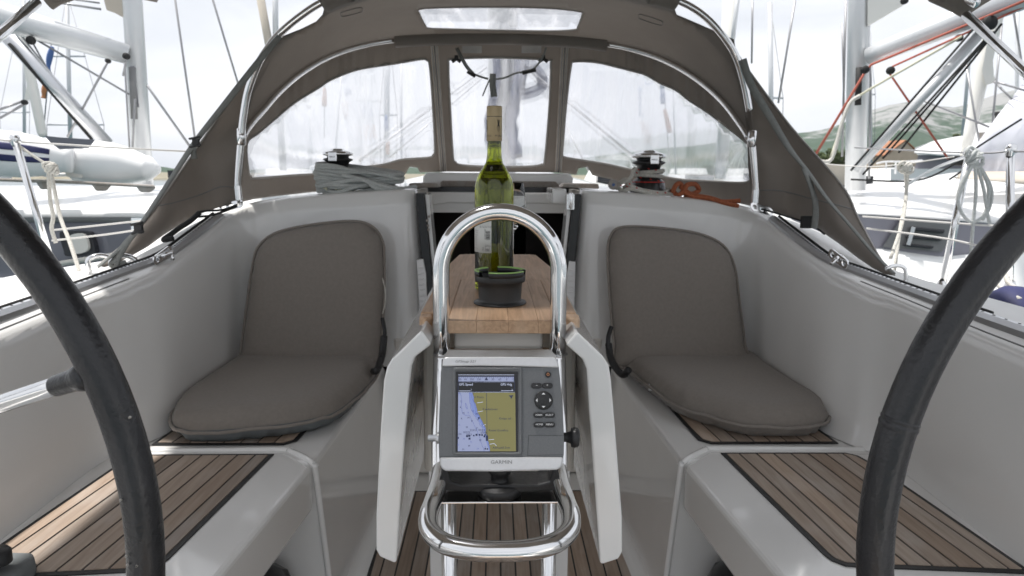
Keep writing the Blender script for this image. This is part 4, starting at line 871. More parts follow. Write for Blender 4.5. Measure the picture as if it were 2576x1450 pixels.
# ================================================================== STEERING WHEELS
def wheel(lab, c_px, rad_px, y, a0, a1, hw, seams, spoke=None, joint=None):
    t = thing('steering_wheel', lab, 'steering wheel', 'twin steering wheels at the helm')
    k = y/FPX*1.0
    C0 = V(c_px[0], y, c_px[1]); Rr = rad_px
    pts = [C0+V(Rr*math.cos(2*math.pi*i/128), .0, Rr*math.sin(2*math.pi*i/128)) for i in range(128)]
    rd = []
    for i in range(128):
        rd.append(hw*(1+.012*noise.noise(Vector((i*.7, c_px[0], 0)))))
    MB().tube(pts, rd, 26, closed=True).build('rim', 'leather', t)
    # laced seam on the inner side of the rim
    b = MB(); ci = 0
    for i in range(420):
        a = 2*math.pi*i/420; n_ = V(math.cos(a), 0, math.sin(a)); n2 = V(math.cos(a+.006), 0, math.sin(a+.006))
        q = C0+n_*(Rr-hw*.985)+V(0, -.003, 0); q2 = C0+n2*(Rr-hw*.97)+V(0, -.004, 0); b.tube([q, q2], .0009, 5)
    b.build('stitching', 'cord', t)
    hub = C0+V(0, .10, 0)
    for j, ang in enumerate(spoke):
        a = R_(ang); e = C0+V(math.cos(a), 0, math.sin(a))*(Rr-hw*.5); h0 = hub
        d = (h0-e).normalized()
        MB().tube([e, e+d*.06, h0], .0095, 18).build('spoke', 'chrome', t)
        b = MB(); b.tube([e, e+d*.012, e+d*.018, e+d*.024, e+d*.044, e+d*.046], [hw*.86, .0145, .0125, .0114, .0108, .0104], 18); b.build('spoke_sleeve', 'leather', t)
    MB().lathe([(0, -.03), (.05, -.02), (.06, .0), (.06, .06), (0, .07)], hub, 28, V(0, 1, 0)).build('hub', 'chrome', t)
    if joint is not None:
        a = R_(joint); e = C0+V(math.cos(a), 0, math.sin(a))*Rr; tg = V(-math.sin(a), 0, math.cos(a)); MB().lathe([(hw*.99, -.0045), (hw*1.045, -.003), (hw*1.03, -.0012), (hw*.985, 0), (hw*1.035, .0012), (hw*1.05, .004), (hw*.99, .008)], e, 26, tg).build('leather_joint', 'leather', t)
    return t
_q = P(222, 945, y=.66); SPL = math.degrees(math.atan2(_q.z-.8253, _q.x+.8718)); _q = P(2262, 1062, y=.66); SPR = math.degrees(math.atan2(_q.z-.83, _q.x-.8968))
wheel('black leather steering wheel on the left with one steel spoke showing', (-.8718, .8253), .5112, .66, 0, 0, .0182, 0, spoke=[SPL, SPL+72, SPL+144, SPL+216, SPL+288])
wheel('black leather steering wheel on the right, only its bare rim showing', (.8968, .8300), .4948, .66, 0, 0, .0182, 0, spoke=[98, 26, -46, 242, 314], joint=SPR)
MB_ = MB()
for sx_, sy_ in ((304, 1258), (318, 1399), (321, 1422), (345, 1423), (327, 1050)):
    q = P(sx_, sy_, y=.6425); MB_.lathe([(0, -.0012), (.0014, -.0005), (.0010, .002)], q, 7, V(.1, -1, .05))
MB_.build('paint_speck', 'gel2', bpy.data.objects['steering_wheel'])
# ================================================================== grey console box bottom left and bags under the seats
t = thing('engine_control', 'grey box with a black lever base at the bottom left corner', 'engine control')
b = MB(); b.prism([P(-60, 1385, y=1.22), P(84, 1388, y=1.22), P(89, 1408, y=1.19), P(20, 1470, y=1.08), P(-80, 1470, y=1.08)], (0, 0, -.16)); b.build('box', 'cushside', t, bevel=.008, seg=3)
q = P(-10, 1404, y=1.14); MB().lathe([(.024, -.01), (.024, .010), (.020, .015), (0, .016)], q, 28).build('lever_base', 'black', t)
for a, lab in (([(-.72, 1.15), (-.53, 1.55), (-.56, 1.68), (-.80, 1.6), (-.85, 1.1)], 'black bag pushed under the left aft bench'), ([(.74, 1.15), (.55, 1.5), (.58, 1.68), (.82, 1.6), (.87, 1.1)], 'black bag pushed under the right aft bench')):
    o_ = pillow('stowed_bag', sm2([tuple(p) for p in a], 5), .22, lambda x, y, h: V(x, y, h+.004), ['blackg', 'black'], None, rad=.12, step=.03); tag(o_, lab, 'bag')


# ================================================================== SPRAY HOOD
hood = thing('spray_hood', 'taupe canvas spray hood with clear windows stretched over steel hoops', 'spray hood')
OC = (1254, 420)
Apx = [(600, 400), (607, 340), (612, 295), (624, 230), (648, 165), (672, 125), (704, 85), (755, 42), (815, 4), (900, -28), (1030, -50), (1254, -58), (1480, -46), (1620, -22), (1700, 0), (1760, 32), (1810, 80), (1850, 140), (1872, 210), (1885, 280), (1892, 350), (1897, 400)]
Bpx = [(606, 400), (612, 345), (632, 312), (660, 280), (700, 234), (750, 190), (810, 152), (880, 124), (975, 104), (1110, 96), (1254, 95), (1400, 100), (1545, 115), (1640, 140), (1710, 172), (1770, 212), (1820, 258), (1860, 310), (1884, 350), (1892, 400)]
def smooth(l): return [(p.x, p.y) for p in spline([V(a, b_, 0) for a, b_ in l], 6)]
As, Bs = smooth(Apx), smooth(Bpx)
def polar(c):
    o = sorted((math.atan2(OC[1]-y, x-OC[0]), math.hypot(x-OC[0], y-OC[1])) for x, y in c); return [q[0] for q in o], [q[1] for q in o]
pA, pB = polar(As), polar(Bs)
def dB(px): u = min(1, abs(px-1250)/642); return 3.28-.66*u**2.4
def dA(px): u = min(1, abs(px-1250)/650); return 2.42+.17*u**2
def dbase(px): u = min(1, abs(px-1250)/642); return 3.62-.86*u**2.2
def roofpt(x, y):
    th = math.atan2(OC[1]-y, x-OC[0]); r = math.hypot(x-OC[0], y-OC[1]); ra_, rb = interp(*pA, th), interp(*pB, th)
    s = (r-rb)/max(ra_-rb, 6); s = max(-.1, min(1.3, s))
    d = lerp(dB(x), dA(x), s) + .035*math.sin(math.pi*max(0, min(1, s)))
    d += .012*noise.noise(Vector((x*.012, y*.012, 1)))*max(0, min(1, s*(1-s)*4))
    return P(x, y, y=d)
def basey(px): return interp([600, 640, 700, 800, 900, 1000, 1050, 1130, 1400, 1480, 1540, 1620, 1750, 1860, 1895], [510, 501, 493, 482, 468, 446, 434, 432, 434, 441, 455, 478, 497, 512, 520], px)
Bx = sorted(Bs); bxs = [p[0] for p in Bx]; bys = [p[1] for p in Bx]
def wind(x, y):
    yt = interp(bxs, bys, x); yb = basey(x); v = max(-.1, min(1.1, (y-yt)/max(yb-yt, 20)))
    d = lerp(dB(x), dbase(x), v)+.010*noise.noise(Vector((x*.02, y*.006, 4)))
    # gathers radiating from the hoop
    d += .010*math.sin(x*.21+2.2*math.sin(x*.043))*max(0, 1-v*2.6)*min(1, abs(x-1250)/330)**2
    return P(x, y, y=d)
rw = sm2([(1058, 22), (1130, 18), (1254, 17), (1380, 20), (1455, 28), (1464, 36), (1453, 66), (1444, 74), (1380, 77), (1254, 75), (1130, 72), (1080, 70), (1070, 62), (1056, 34)], 4)
cutL = [(712, 94), (760, 73), (797, 54), (812, 36), (816, 22), (808, 2), (796, -16), (700, -16), (640, 60), (690, 100)]
cutR = [(1704, 4), (1697, 26), (1704, 38), (1740, 54), (1800, 82), (1856, 104), (1880, 40), (1810, -40), (1712, -40)]
ro_ = [p for p in As if p[1] < 352]+[p for p in Bs if p[1] < 352][::-1]
roA = [(x+(-4 if x < 1254 else 4), y) for x, y in As if y < 350]
# walk the aft edge, replacing the parts where the canvas is cut away from the hoop
left = [p for p in roA if p[0] < 700 and p[1] > 92]; right = [p for p in roA if p[0] > 1850 and p[1] > 110]
mid = [p for p in roA if 815 < p[0] < 1700]
edge = left+[(712, 92), (760, 73), (796, 55), (812, 38), (816, 20), (812, 4)]+mid+[(1703, 4), (1697, 24), (1702, 38), (1740, 54), (1800, 80), (1846, 100)]+right
sheet('canvas_roof', edge+[p for p in Bs if p[1] < 350][::-1], [rw], roofpt, 'canvas', hood, 13, .003)
sheet('roof_window', rw, [], roofpt, 'vinyl', hood, 16, .0008)
wl = sm2([(622, 362), (650, 336), (690, 302), (730, 268), (760, 247), (800, 223), (830, 203), (880, 182), (920, 172), (1000, 160), (1060, 150), (1074, 153), (1081, 166), (1088, 250), (1094, 370), (1090, 390), (1076, 397), (1010, 402), (960, 415), (880, 424), (800, 437), (730, 442), (642, 449), (632, 444), (626, 432)], 4)
wc = sm2([(1140, 150), (1254, 146), (1376, 152), (1385, 162), (1382, 260), (1370, 400), (1362, 414), (1330, 419), (1254, 420), (1165, 416), (1146, 408), (1140, 390), (1133, 270), (1129, 165)], 4)
wr_ = sm2([(1446, 156), (1500, 158), (1545, 168), (1600, 182), (1625, 190), (1660, 210), (1700, 228), (1735, 255), (1780, 284), (1830, 322), (1880, 362), (1890, 378), (1890, 440), (1884, 456), (1860, 460), (1780, 456), (1700, 450), (1600, 430), (1520, 412), (1426, 397), (1415, 388), (1416, 370), (1424, 270), (1436, 170)], 4)
wo = [(x, y-2) for x, y in Bs if y < 352]+[(1893, 420), (1897, 520), (1860, 512), (1750, 497), (1620, 478), (1565, 462), (1540, 452), (1490, 441)]+[(1478, 420), (1455, 424), (1450, 440)]+[(1400, 434), (1254, 433), (1130, 432), (1056, 434)]+[(1050, 422), (1030, 420), (1020, 438)]+[(1000, 446), (900, 468), (800, 482), (700, 493), (640, 501), (598, 511), (602, 420)]
sheet('front_panel', wo, [wl, wc, wr_], wind, 'canvas', hood, 8, .003)
for i, wpl in enumerate((wl, wc, wr_)):
    sheet('window', [(OC[0]+(x-OC[0])*1.0, y) for x, y in wpl], [], lambda x, y: wind(x, y)+V(0, .002, 0), 'vinyl', hood, 20, .0008)
    b = MB(); q = [wind(x, y)-V(0, .004, 0) for x, y in wpl]; b.tube(q, .005, 6, closed=True); b.build('window_binding', 'canvas_in', hood)
q = [roofpt(x, y)-V(0, .003, .003) for x, y in rw]; MB().tube(q, .003, 6, closed=True).build('window_binding', 'canvas_in', hood)
# zip strips between the windows
for top, bot in (((1093, 118), (1116, 432)), ((1420, 122), (1404, 434))):
    b = MB(); n_ = 12; pts = [wind(lerp(top[0], bot[0], k/n_), lerp(top[1], bot[1], k/n_))-V(0, .012, 0) for k in range(n_+1)]
    b.ribbon(pts, .036, V(1, 0, 0), .0015); st = b.build('zip_flap', 'zipflap', hood)
    b = MB(); b.tube([p-V(-.001, .003, 0) for p in pts], .0035, 6); b.build('zip', 'inkg', st)
    b = MB(); b.ribbon([p-V(.011, .003, 0) for p in pts], .009, V(1, 0, 0), .001); b.ribbon([p-V(-.012, .003, 0) for p in pts], .009, V(1, 0, 0), .001); b.build('edge_tape', 'canvas_in', st)
# tubes
hA = [P(x, y, y=dA(x)-.07) for x, y in smooth([(p) for p in Apx if p[1] < 345])]
for leg in ([(600, 503), (597, 470), (600, 420), (607, 345)], [(1900, 512), (1902, 480), (1898, 420), (1892, 350)]):
    MB().tube(spline([P(x, y, y=2.52) for x, y in leg], 6), .0125, 14).build('hoop_leg', 'chrome', hood)
    q = P(leg[0][0], leg[0][1], y=2.52); b = MB(); b.tube([q, P(leg[0][0]+2, leg[0][1]+14, y=2.57)], .006, 8); b.lathe([(.0145, 0), (.0145, .05)], q, 14, P(leg[1][0], leg[1][1], y=2.52)-q); b.build('foot_fitting', 'chrome', hood)
    q = P(leg[3][0], leg[3][1], y=2.52); b = MB(); b.lathe([(.0125, -.03), (.0158, -.028), (.0158, .028), (.0125, .03)], q, 14, V(.05, 0, 1)); b.build('hoop_joint', 'chrome', hood)
MB().tube(hA, .0125, 14).build('aft_hoop', 'chrome', hood)
hB = [P(x, y, y=dB(x)-.02) for x, y in Bs if y < 352]
MB().tube(hB, .0125, 14).build('front_hoop', 'chrome', hood)
# fabric sleeves on the hoops
sB = [P(x, y+2, y=dB(x)-.018) for x, y in Bs if 978 < x < 1545]
b = MB(); rows = []
for i, p in enumerate(sB):
    w_ = 1+.04*math.sin(i*.9)
    rows.append([p+V(0, -.030*1, .030), p+V(0, -.040, .006), p+V(0, -.032, -.024*w_), p+V(0, -.004, -.030*w_), p+V(0, .03, -.012), p+V(0, .03, .03)])
b.grid(rows, True, closed=True); b.build('hoop_sleeve', 'canvas', hood)
for xa, xb in ((812, 884), (1628, 1706)):
    q = [P(x, y+4, y=dA(x)-.07) for x, y in As if xa < x < xb]; MB().tube(q, .032, 14).build('hoop_sleeve', 'canvas', hood)
for px_, py_, w_ in ((960, 135-85, 1), (1250, 0, 1)): pass
# side wings running aft to the deck
def wingL(x, y):
    u = max(0, min(1, (630-x)/390)); v = (y-90)/580
    d = 2.62-.50*max(0, u)**1.0*max(0, v)+.034*math.sin((x+y*.55)*.035+1.2*math.sin(y*.02))*(.3+v*.7)+.012*noise.noise(Vector((x*.02, y*.008, 9)))
    return P(x, y, y=d)
def wingR(x, y):
    u = max(0, min(1, (x-1885)/370)); v = (y-90)/600
    d = 2.61-.50*u*max(0, v)+.034*math.sin((2500-x+y*.55)*.035+1.2*math.sin(y*.02))*(.3+v*.7)+.012*noise.noise(Vector((x*.02, y*.008, 5)))
    return P(x, y, y=d)
WL = [(706, 84), (690, 102), (660, 128), (648, 150), (600, 222), (548, 296), (500, 368), (448, 440), (396, 512), (345, 580), (300, 632), (246, 668), (262, 672), (288, 666), (330, 644), (372, 620), (410, 592), (450, 566), (500, 540), (545, 524), (592, 512), (602, 500), (612, 420), (616, 340), (622, 285), (634, 230), (655, 170), (680, 125), (712, 92)]
WR = [(1840, 118), (1862, 150), (1900, 200), (1945, 262), (1989, 318), (2030, 368), (2070, 410), (2116, 464), (2143, 510), (2158, 548), (2185, 600), (2212, 648), (2252, 694), (2225, 690), (2198, 676), (2160, 650), (2110, 612), (2050, 572), (1990, 545), (1940, 530), (1900, 518), (1890, 500), (1882, 420), (1880, 350), (1872, 280), (1860, 215), (1842, 160)]
sheet('side_wing', WL, [], wingL, 'canvas', hood, 12, .003); sheet('side_wing', WR, [], wingR, 'canvas', hood, 12, .003)
# panel seam
for f_, pl in ((wingL, [(606, 478), (560, 470), (500, 492), (440, 510), (398, 518)]), (wingR, [(1893, 480), (1960, 480), (2040, 500), (2120, 520), (2146, 528)])):
    MB().tube([f_(x, y)-V(0, .003, 0) for x, y in smooth(pl)], .0022, 5).build('canvas_seam', 'inkg', hood)
MB().tube([wingL(x, y)-V(0, .004, 0) for x, y in smooth([(706, 86), (648, 152), (548, 298), (448, 442), (345, 582), (250, 668)])], .0035, 6).build('wing_hem', 'canvas_in', hood)
MB().tube([wingR(x, y)-V(0, .004, 0) for x, y in smooth([(1842, 120), (1900, 202), (1989, 320), (2116, 466), (2158, 550), (2212, 650), (2248, 692)])], .0035, 6).build('wing_hem', 'canvas_in', hood)
# straps with buckles
def strap(pts, w_, nm='tension_strap', m='web'):
    q = spline([P(x, y, y=d) for x, y, d in pts], 8); b = MB(); b.ribbon(q, w_, V(1, 0, .6) if pts[0][0] < 1254 else V(1, 0, -.6)); return b.build(nm, m, hood)
s1 = strap([(704, 92, 2.44), (655, 150, 2.42), (560, 270, 2.38), (497, 350, 2.34), (440, 436, 2.28), (390, 512, 2.2), (345, 578, 2.12), (300, 628, 2.08), (246, 672, 2.05)], .026)
strap([(497, 356, 2.33), (486, 375, 2.32), (490, 400, 2.33)], .018); strap([(344, 582, 2.1), (318, 612, 2.08), (292, 655, 2.06), (290, 668, 2.06), (320, 664, 2.07)], .030)
s2 = strap([(1868, 150, 2.42), (1890, 215, 2.44), (1940, 300, 2.44), (1986, 375, 2.42), (2030, 430, 2.38), (2080, 500, 2.3), (2140, 570, 2.2), (2200, 640, 2.1), (2248, 688, 2.04)], .026)
strap([(2022, 425, 2.37), (2040, 470, 2.34), (2052, 520, 2.31), (2048, 575, 2.3)], .022)
for q, sc_ in ((P(494, 360, y=2.325), 1), (P(350, 576, y=2.10), 1.1)):
    b = MB(); b.box(q+V(-.011, -.008, -.013)*sc_, q+V(.011, .004, .013)*sc_); b.tube([q+V(-.02, -.008, .012), q+V(.018, -.008, .02)], .004*sc_, 8); b.tube([q+V(-.02, -.008, -.014), q+V(.018, -.008, -.006)], .004*sc_, 8); b.build('buckle', 'black', hood, bevel=.004)
# lashing at the wing foot
b = MB(); b.tube(spline([P(596, 516, y=2.5), P(560, 528, y=2.42), P(510, 532, y=2.38), P(492, 540, y=2.34)], 6), .004, 7); b.tube(spline([P(596, 520, y=2.5), P(540, 540, y=2.38), P(500, 546, y=2.34)], 6), .004, 7)
b.tube(spline([P(502, 536, y=2.33), P(480, 556, y=2.30), P(455, 572, y=2.26), P(430, 590, y=2.22), P(412, 604, y=2.2), P(436, 600, y=2.2)], 6), .009, 7); b.build('lashing_cord', 'cord', hood)
b = MB(); b.tube(spline([P(1915, 526, y=2.5), P(1990, 548, y=2.42), P(2040, 566, y=2.35), P(2075, 590, y=2.3)], 6), .004, 7); q = P(2030, 560, y=2.34); b.box(q+V(-.02, -.01, -.02), q+V(.02, .01, .022)); b.build('lashing_cord', 'cord', hood, bevel=.004)
# hanging webbing and toggles in the middle window
b = MB(); b.ribbon(spline([wind(1150, 125)-V(0, .03, 0), P(1172, 165, y=3.18), P(1190, 186, y=3.15)], 6), .016, V(1, 0, .3)); b.ribbon(spline([P(1190, 186, y=3.15), P(1210, 194, y=3.15), P(1228, 199, y=3.15)], 5), .009, V(0, .3, 1)); b.ribbon(spline([P(1374, 120, y=3.2), P(1362, 150, y=3.17), P(1336, 178, y=3.15), P(1300, 184, y=3.15), P(1270, 196, y=3.15), P(1245, 200, y=3.15)], 6), .008, V(0, .3, 1))
b.ribbon([P(1240, 186, y=3.14), P(1239, 215, y=3.13), P(1243, 244, y=3.13)], .028, V(1, 0, 0)); b.ribbon([P(1232, 200, y=3.14), P(1222, 222, y=3.13), P(1214, 242, y=3.13)], .006, V(1, 0, 0)); b.build('hanging_strap', 'web', hood)
b = MB()
for a, c in (((1176, 180), (1196, 192)), ((1314, 184), (1348, 176))): b.tube([P(*a, y=3.14), P(*c, y=3.14)], .009, 8)
b.build('strap_buckle', 'cord', hood)
b = MB()
for x in (1148, 1367): b.tube([P(x, 140, y=3.2), P(x, 150, y=3.2)], .008, 8); b.tube([P(x-11, 156, y=3.2), P(x, 149, y=3.2), P(x+11, 156, y=3.2)], .008, 8)
b.build('toggle', 'cord', hood)
b = MB(); 
for x0, x1 in ((1163, 1212), (1312, 1362)): b.prism([P(x0, 116, y=3.21), P(x1, 116, y=3.21), P(x1, 134, y=3.22), P(x0, 134, y=3.22)], (0, .004, 0))
b.build('velcro_patch', 'canvas_in', hood)
for pl, c in (([(1030, 44), (1080, 30), (1052, 36)], 'orange'),): pass
for (x0, y0), (x1, y1) in (((864, 34), (906, 24)), ((1612, 41), (1660, 56))):
    pts = [(x0, y0-6), (x1, y1-6), (x1+6, y1), (x1, y1+6), (x0, y0+6), (x0-6, y0)]
    MB().tube([roofpt(x, y)-V(0, .004, .004) for x, y in sm2(pts, 4)], .0014, 6, closed=True).build('stitched_pocket', 'inkg', hood)

BIM_Y = [1.95, 1.5, 1.1, .6, .1, -.5, -1.2]
# ================================================================== BIMINI overhead
bim = thing('bimini', 'taupe bimini sun awning overhead, only its two front corners and poles in view', 'awning')
cL, cR = P(92, 6, y=1.9), P(2430, 38, y=1.9)
MB().tube([cL, P(0, 88, y=1.75), P(-140, 210, y=1.4)], .0125, 14).build('pole', 'chrome', bim)
MB().tube([cR, P(2576, 178, y=1.7), P(2720, 310, y=1.4)], .0125, 14).build('pole', 'chrome', bim)
rows = []
for j, yv in enumerate(BIM_Y):
    row = []
    for k in range(21):
        t = k/20; a = lerp(-1, 1, t); x = lerp(cL.x-.02, cR.x+.02, t); z = lerp(cL.z, cR.z, t)+.42*(1-abs(a)**2.6)
        row.append(V(x*(1+.10*(j > 0)), yv+(.0 if j else .42*(1-abs(a)**7)), z+.06*(j > 0)-.05*max(0, j-3)))
    rows.append(row)
def bimpt(x, y):
    a = (x-.5*(cL.x+cR.x))/(.5*(cR.x-cL.x)); return V(x*1.02, y, lerp(cL.z, cR.z, (a+1)/2)+.05+.42*(1-min(1, abs(a))**6)+.12*max(0, min(1, (y-1.9)*5)))
fb = [(lerp(cL.x, cR.x, k/20), 1.9+.76*(1-abs(k/10-1)**14)) for k in range(21)]
sun_slot = rrect(-.43, .90, -.20, 1.26, .04)  # added unseen opening, lets sun fall on the plotter and table end
fb2 = [(-1.22, 1.9), (-1.38, 1.97), (-1.40, 2.35), (-1.2, 2.62), (0, 2.70), (1.1, 2.62), (1.2, 2.35), (1.24, 2.1), (1.26, 1.9)]  # invented out-of-view front outline, flared to block sun from the cushions
sheet('canopy', fb2[::-1]+[(cL.x, .1), (cR.x, .1)], [sun_slot], bimpt, 'canvas', bim, .12, .004)
sheet('added_sun_slot', sun_slot, [], bimpt, 'vinyl', bim, .12, .001)
rows[0] = [bimpt(x, y)-V(0, 0, .02) for x, y in fb]
MB().tube(rows[0], .0125, 10).build('front_bow', 'chrome', bim)
# corner gussets seen at the top of the photo
sheet('corner_gusset', [(70, -30), (106, -8), (120, 12), (132, 24), (150, 12), (196, -4), (260, -40)], [], lambda x, y: P(x, y, y=1.93), 'canvas', bim, 14, .01)
sheet('corner_gusset', [(2312, -30), (2340, 4), (2380, 22), (2418, 42), (2428, 44), (2440, 34), (2470, 14), (2500, -4), (2530, -30)], [], lambda x, y: P(x, y, y=1.93), 'canvas', bim, 14, .01)

# ================================================================== NEIGHBOUR YACHTS
def pq(b, pl, y, dy, mi=0):
    c = ray(sum(p[0] for p in pl)/len(pl), sum(p[1] for p in pl)/len(pl)); b.prism([P(*p, y=y) for p in pl], (c.x/c.y*dy, dy, 0), mi=mi); return b
nl = thing('sailing_yacht', 'white neighbouring yacht with a grey hull band moored on the left', 'sailing yacht')
b = MB()
def shelf(b, px0, px1, prof, y0, closed=False):
    """surface swept between two pixel columns; prof = [(py, dy)]"""
    rows = []
    for k in range(9):
        x = lerp(px0, px1, k/8); rows.append([P(x, py, y=y0+dy) for py, dy in prof])
    b.grid(rows); return b
shelf(b, -300, 640, [(468, 2.0), (474, 1.2), (486, .75), (500, .45), (514, .25), (518, .14), (530, .06), (546, 0), (549, .02)], 5.6); b.build('coachroof', 'white', nl)
b = MB(); shelf(b, -300, 330, [(547, 0), (552, -.01), (660, -.06), (700, -.06)], 5.6); b.build('hull_band', 'band', nl)
b = MB(); shelf(b, -300, 330, [(547, -.012), (559, -.014), (560, .01)], 5.59); b.build('band_top_strip', 'inkg', nl)  # darker grey strip along the top of the hull band
b = MB(); shelf(b, -300, 330, [(699, -.06), (702, -.1), (900, -.1)], 5.6); b.build('topside', 'white', nl)
b = MB(); b.prism([P(x, y, y=5.49) for x, y in sm2([(150, 592), (160, 582), (215, 583), (228, 592), (238, 625), (232, 640), (170, 645), (160, 630)], 4)], (0, .06, 0)); b.build('portlight', 'bandd', nl)
b = MB(); b.prism([P(x, y, y=5.46) for x, y in sm2([(178, 592), (210, 590), (222, 620), (215, 634), (184, 638), (176, 610)], 4)], (0, .03, 0)); b.build('portlight_blind', 'gel2', nl)
b = MB(); b.tube(spline([P(150, 664, y=5.3), P(200, 656, y=5.3), P(300, 640, y=5.3)], 4), .02, 8); b.build('rubbing_strake', 'ropew', nl)
b = MB(); pq(b, [(-200, 447), (0, 449), (200, 456), (390, 466), (392, 474), (200, 464), (0, 457), (-200, 455)], 5.3, .05)
for x in (-60, 98, 238, 350): pq(b, [(x-8, 452+.05*max(0, x)), (x+44, 454+.05*max(0, x)), (x+30, 474+.03*max(0, x)), (x+4, 474+.03*max(0, x))], 5.31, .03)
b.build('grab_rail', 'gwood', nl, bevel=.01)
b = MB(); pq(b, [(110, 446), (172, 444), (176, 440), (165, 436), (120, 436), (108, 441)], 5.5, .2); pq(b, [(-40, 452), (30, 450), (32, 442), (-40, 440)], 5.5, .2); b.build('deck_hatch', 'pvc', nl, bevel=.02)
b = MB(); a0, a1 = P(331, -30, y=6.6), P(362, 470, y=6.6); b.tube([a1, a0, a0+(a0-a1)*.8], .135*.62, 16); b.build('mast', 'mast', nl)
b = MB(); b.tube([P(338, 300, y=6.42), P(333, 170, y=6.42)], .03, 8); b.build('mast_slot', 'inkg', nl)
b = MB(); pq(b, [(327, 167), (338, 167), (350, 270), (337, 270)], 6.46, .02); b.build('mast_plate', 'band2', nl)
b = MB(); q0, q1 = P(-80, 18, y=6.0), P(322, 138, y=6.45); b.tube([q0, q1], [.125, .085], 14); b.build('boom', 'mast', nl)
b = MB(); pq(b, [(262, -40), (262, 2), (268, 24), (290, 32), (308, 42), (330, 58), (326, -40)], 6.55, .03); b.build('mainsail', 'sailb', nl)
b = MB(); b.tube([P(22, 94, y=6.0), P(270, 362, y=6.5)], [.062, .058], 12); b.build('boom_strut', 'alu', nl)
b = MB(); b.tube([P(22, 110, y=5.95), P(232, 352, y=6.45)], .014, 7); b.build('strut_line', 'cord', nl)
b = MB()
for a, c, r in (((34, 82), (310, 140), .012), ((320, 142), (310, 190), .012), ((84, 96), (325, 238), .012), ((272, 155), (170, 345), .012), ((52, 88), (130, 186), .01), ((78, 100), (150, 230), .01), ((370, 215), (480, 372), .014), ((440, -5), (490, 345), .012), ((534, -5), (600, 215), .012), ((120, 3), (255, 24), .012), ((190, 0), (250, 8), .01), ((340, 250), (333, 380), .012), ((0, 276), (60, 254), .014), ((0, 298), (62, 262), .014), ((314, 160), (326, 372), .01)):
    b.tube([P(*a, y=6.2), P(*c, y=6.4)], r*.8, 6)
b.build('running_rigging', 'wire', nl)
for x, y, s_ in ((318, 142, 1.0), (78, 102, 1.3), (62, 258, .8), (272, 154, .7)):
    q = P(x, y, y=6.1); s_ *= .62; MB().lathe([(0, -.02), (.04*s_, -.02), (.045*s_, -.008), (.03*s_, 0), (.045*s_, .008), (.04*s_, .02), (0, .02)], q, 16, V(0, 1, 0)).build('block', 'cord', nl)
# inflatable boats on the neighbour's foredeck
def inflatable(lab, parts):
    t = thing('inflatable_boat', lab, 'inflatable boat', 'inflatable boats on the left yacht'); return t
t = inflatable('white inflatable boat with navy stripes at the left edge', 0)
a, c = P(-160, 372, y=5.0), P(186, 402, y=5.3); ax = (c-a); L0 = ax.length
MB().lathe([(.155, -.3), (.165, L0*.3), (.165, L0*.55), (.145, L0*.75), (.105, L0*.92), (.10, L0*.985), (.045, L0)][0:0]+[(0, -.3), (.16, -.3), (.168, L0*.35), (.165, L0*.6), (.135, L0*.8), (.098, L0*.93), (.10, L0*.94), (.096, L0*.99), (.05, L0*1.0), (0, L0*1.0)], a, 36, ax).build('tube', 'pvc', t)
b = MB(); axn = ax.normalized()
def strip(b, a, ax, L0, f0, f1, a0, a1, rfun):
    u = V(0, 0, 1)-ax*ax.z; u.normalize(); v = ax.cross(u); rows = []
    for i in range(10):
        f = lerp(f0, f1, i/9); rows.append([a+ax*L0*f+(u*math.cos(R_(g))+v*math.sin(R_(g)))*rfun(f)*1.015 for g in [lerp(a0, a1, k/5) for k in range(6)]])
    b.grid(rows)
rf = lambda f: interp([0, .35, .6, .8, .93], [.165, .168, .165, .135, .098], f)
strip(b, a, axn, L0, .0, .84, 62, 80, rf); strip(b, a, axn, L0, .0, .84, 92, 108, rf)
strip(b, a, axn, L0, .0, .84, -62, -80, rf); strip(b, a, axn, L0, .0, .84, -92, -108, rf); b.build('navy_stripe', 'navy', t, solid=.004)
t = inflatable('white inflatable boat with a grey transom left of the hood strap', 0)
a, c = P(196, 404, y=5.5), P(402, 428, y=5.5); ax = c-a; L0 = ax.length
MB().lathe([(0, -.02), (.13, -.02), (.168, .0), (.170, L0*.2), (.168, L0*.40), (.150, L0*.58), (.095, L0*.84), (.099, L0*.85), (.095, L0*.875), (.03, L0*.995), (0, L0)], a, 36, ax).build('tube', 'pvc', t)
b = MB(); strip(b, a, ax.normalized(), L0, .06, .09, -170, 170, lambda f: .166); b.build('tube_band', 'cushside', t, solid=.003)
b = MB(); pq(b, [(150, 375), (204, 362), (208, 448), (170, 446), (155, 420)], 5.36, .12); b.build('transom', 'gel2', t)
b = MB(); pq(b, [(112, 342), (150, 346), (240, 352), (225, 372), (150, 376), (128, 360)], 4.95, .1); b.build('boat_cover', 'band', t)

# right-hand neighbour
nr = thing('sailing_yacht', 'white neighbouring yacht with louvred grey hull band moored on the right', 'sailing yacht')
b = MB(); rows = []
for k in range(13):
    x = lerp(1990, 2800, k/12); top = interp([1990, 2119, 2300, 2440, 2576, 2800], [490, 473, 452, 430, 440, 440], x); bot = interp([1990, 2170, 2460, 2800], [538, 541, 561, 590], x)
    rows.append([P(x, top-2, y=9.0), P(x, top, y=7.8), P(x, top+6, y=7.0), P(x, lerp(top, bot, .25), y=6.5), P(x, lerp(top, bot, .6), y=6.0), P(x, lerp(top, bot, .85), y=5.7), P(x, bot-2, y=5.5), P(x, bot, y=5.54)])
b.grid(rows); b.build('coachroof', 'white', nr)
b = MB(); rows = []
for k in range(13):
    x = lerp(1990, 2800, k/12); top = interp([1990, 2170, 2460, 2800], [537, 540, 560, 589], x); bot = interp([1990, 2220, 2375, 2450, 2800], [620, 628, 650, 640, 600], x)
    rows.append([P(x, top, y=5.52), P(x, bot, y=5.50)])
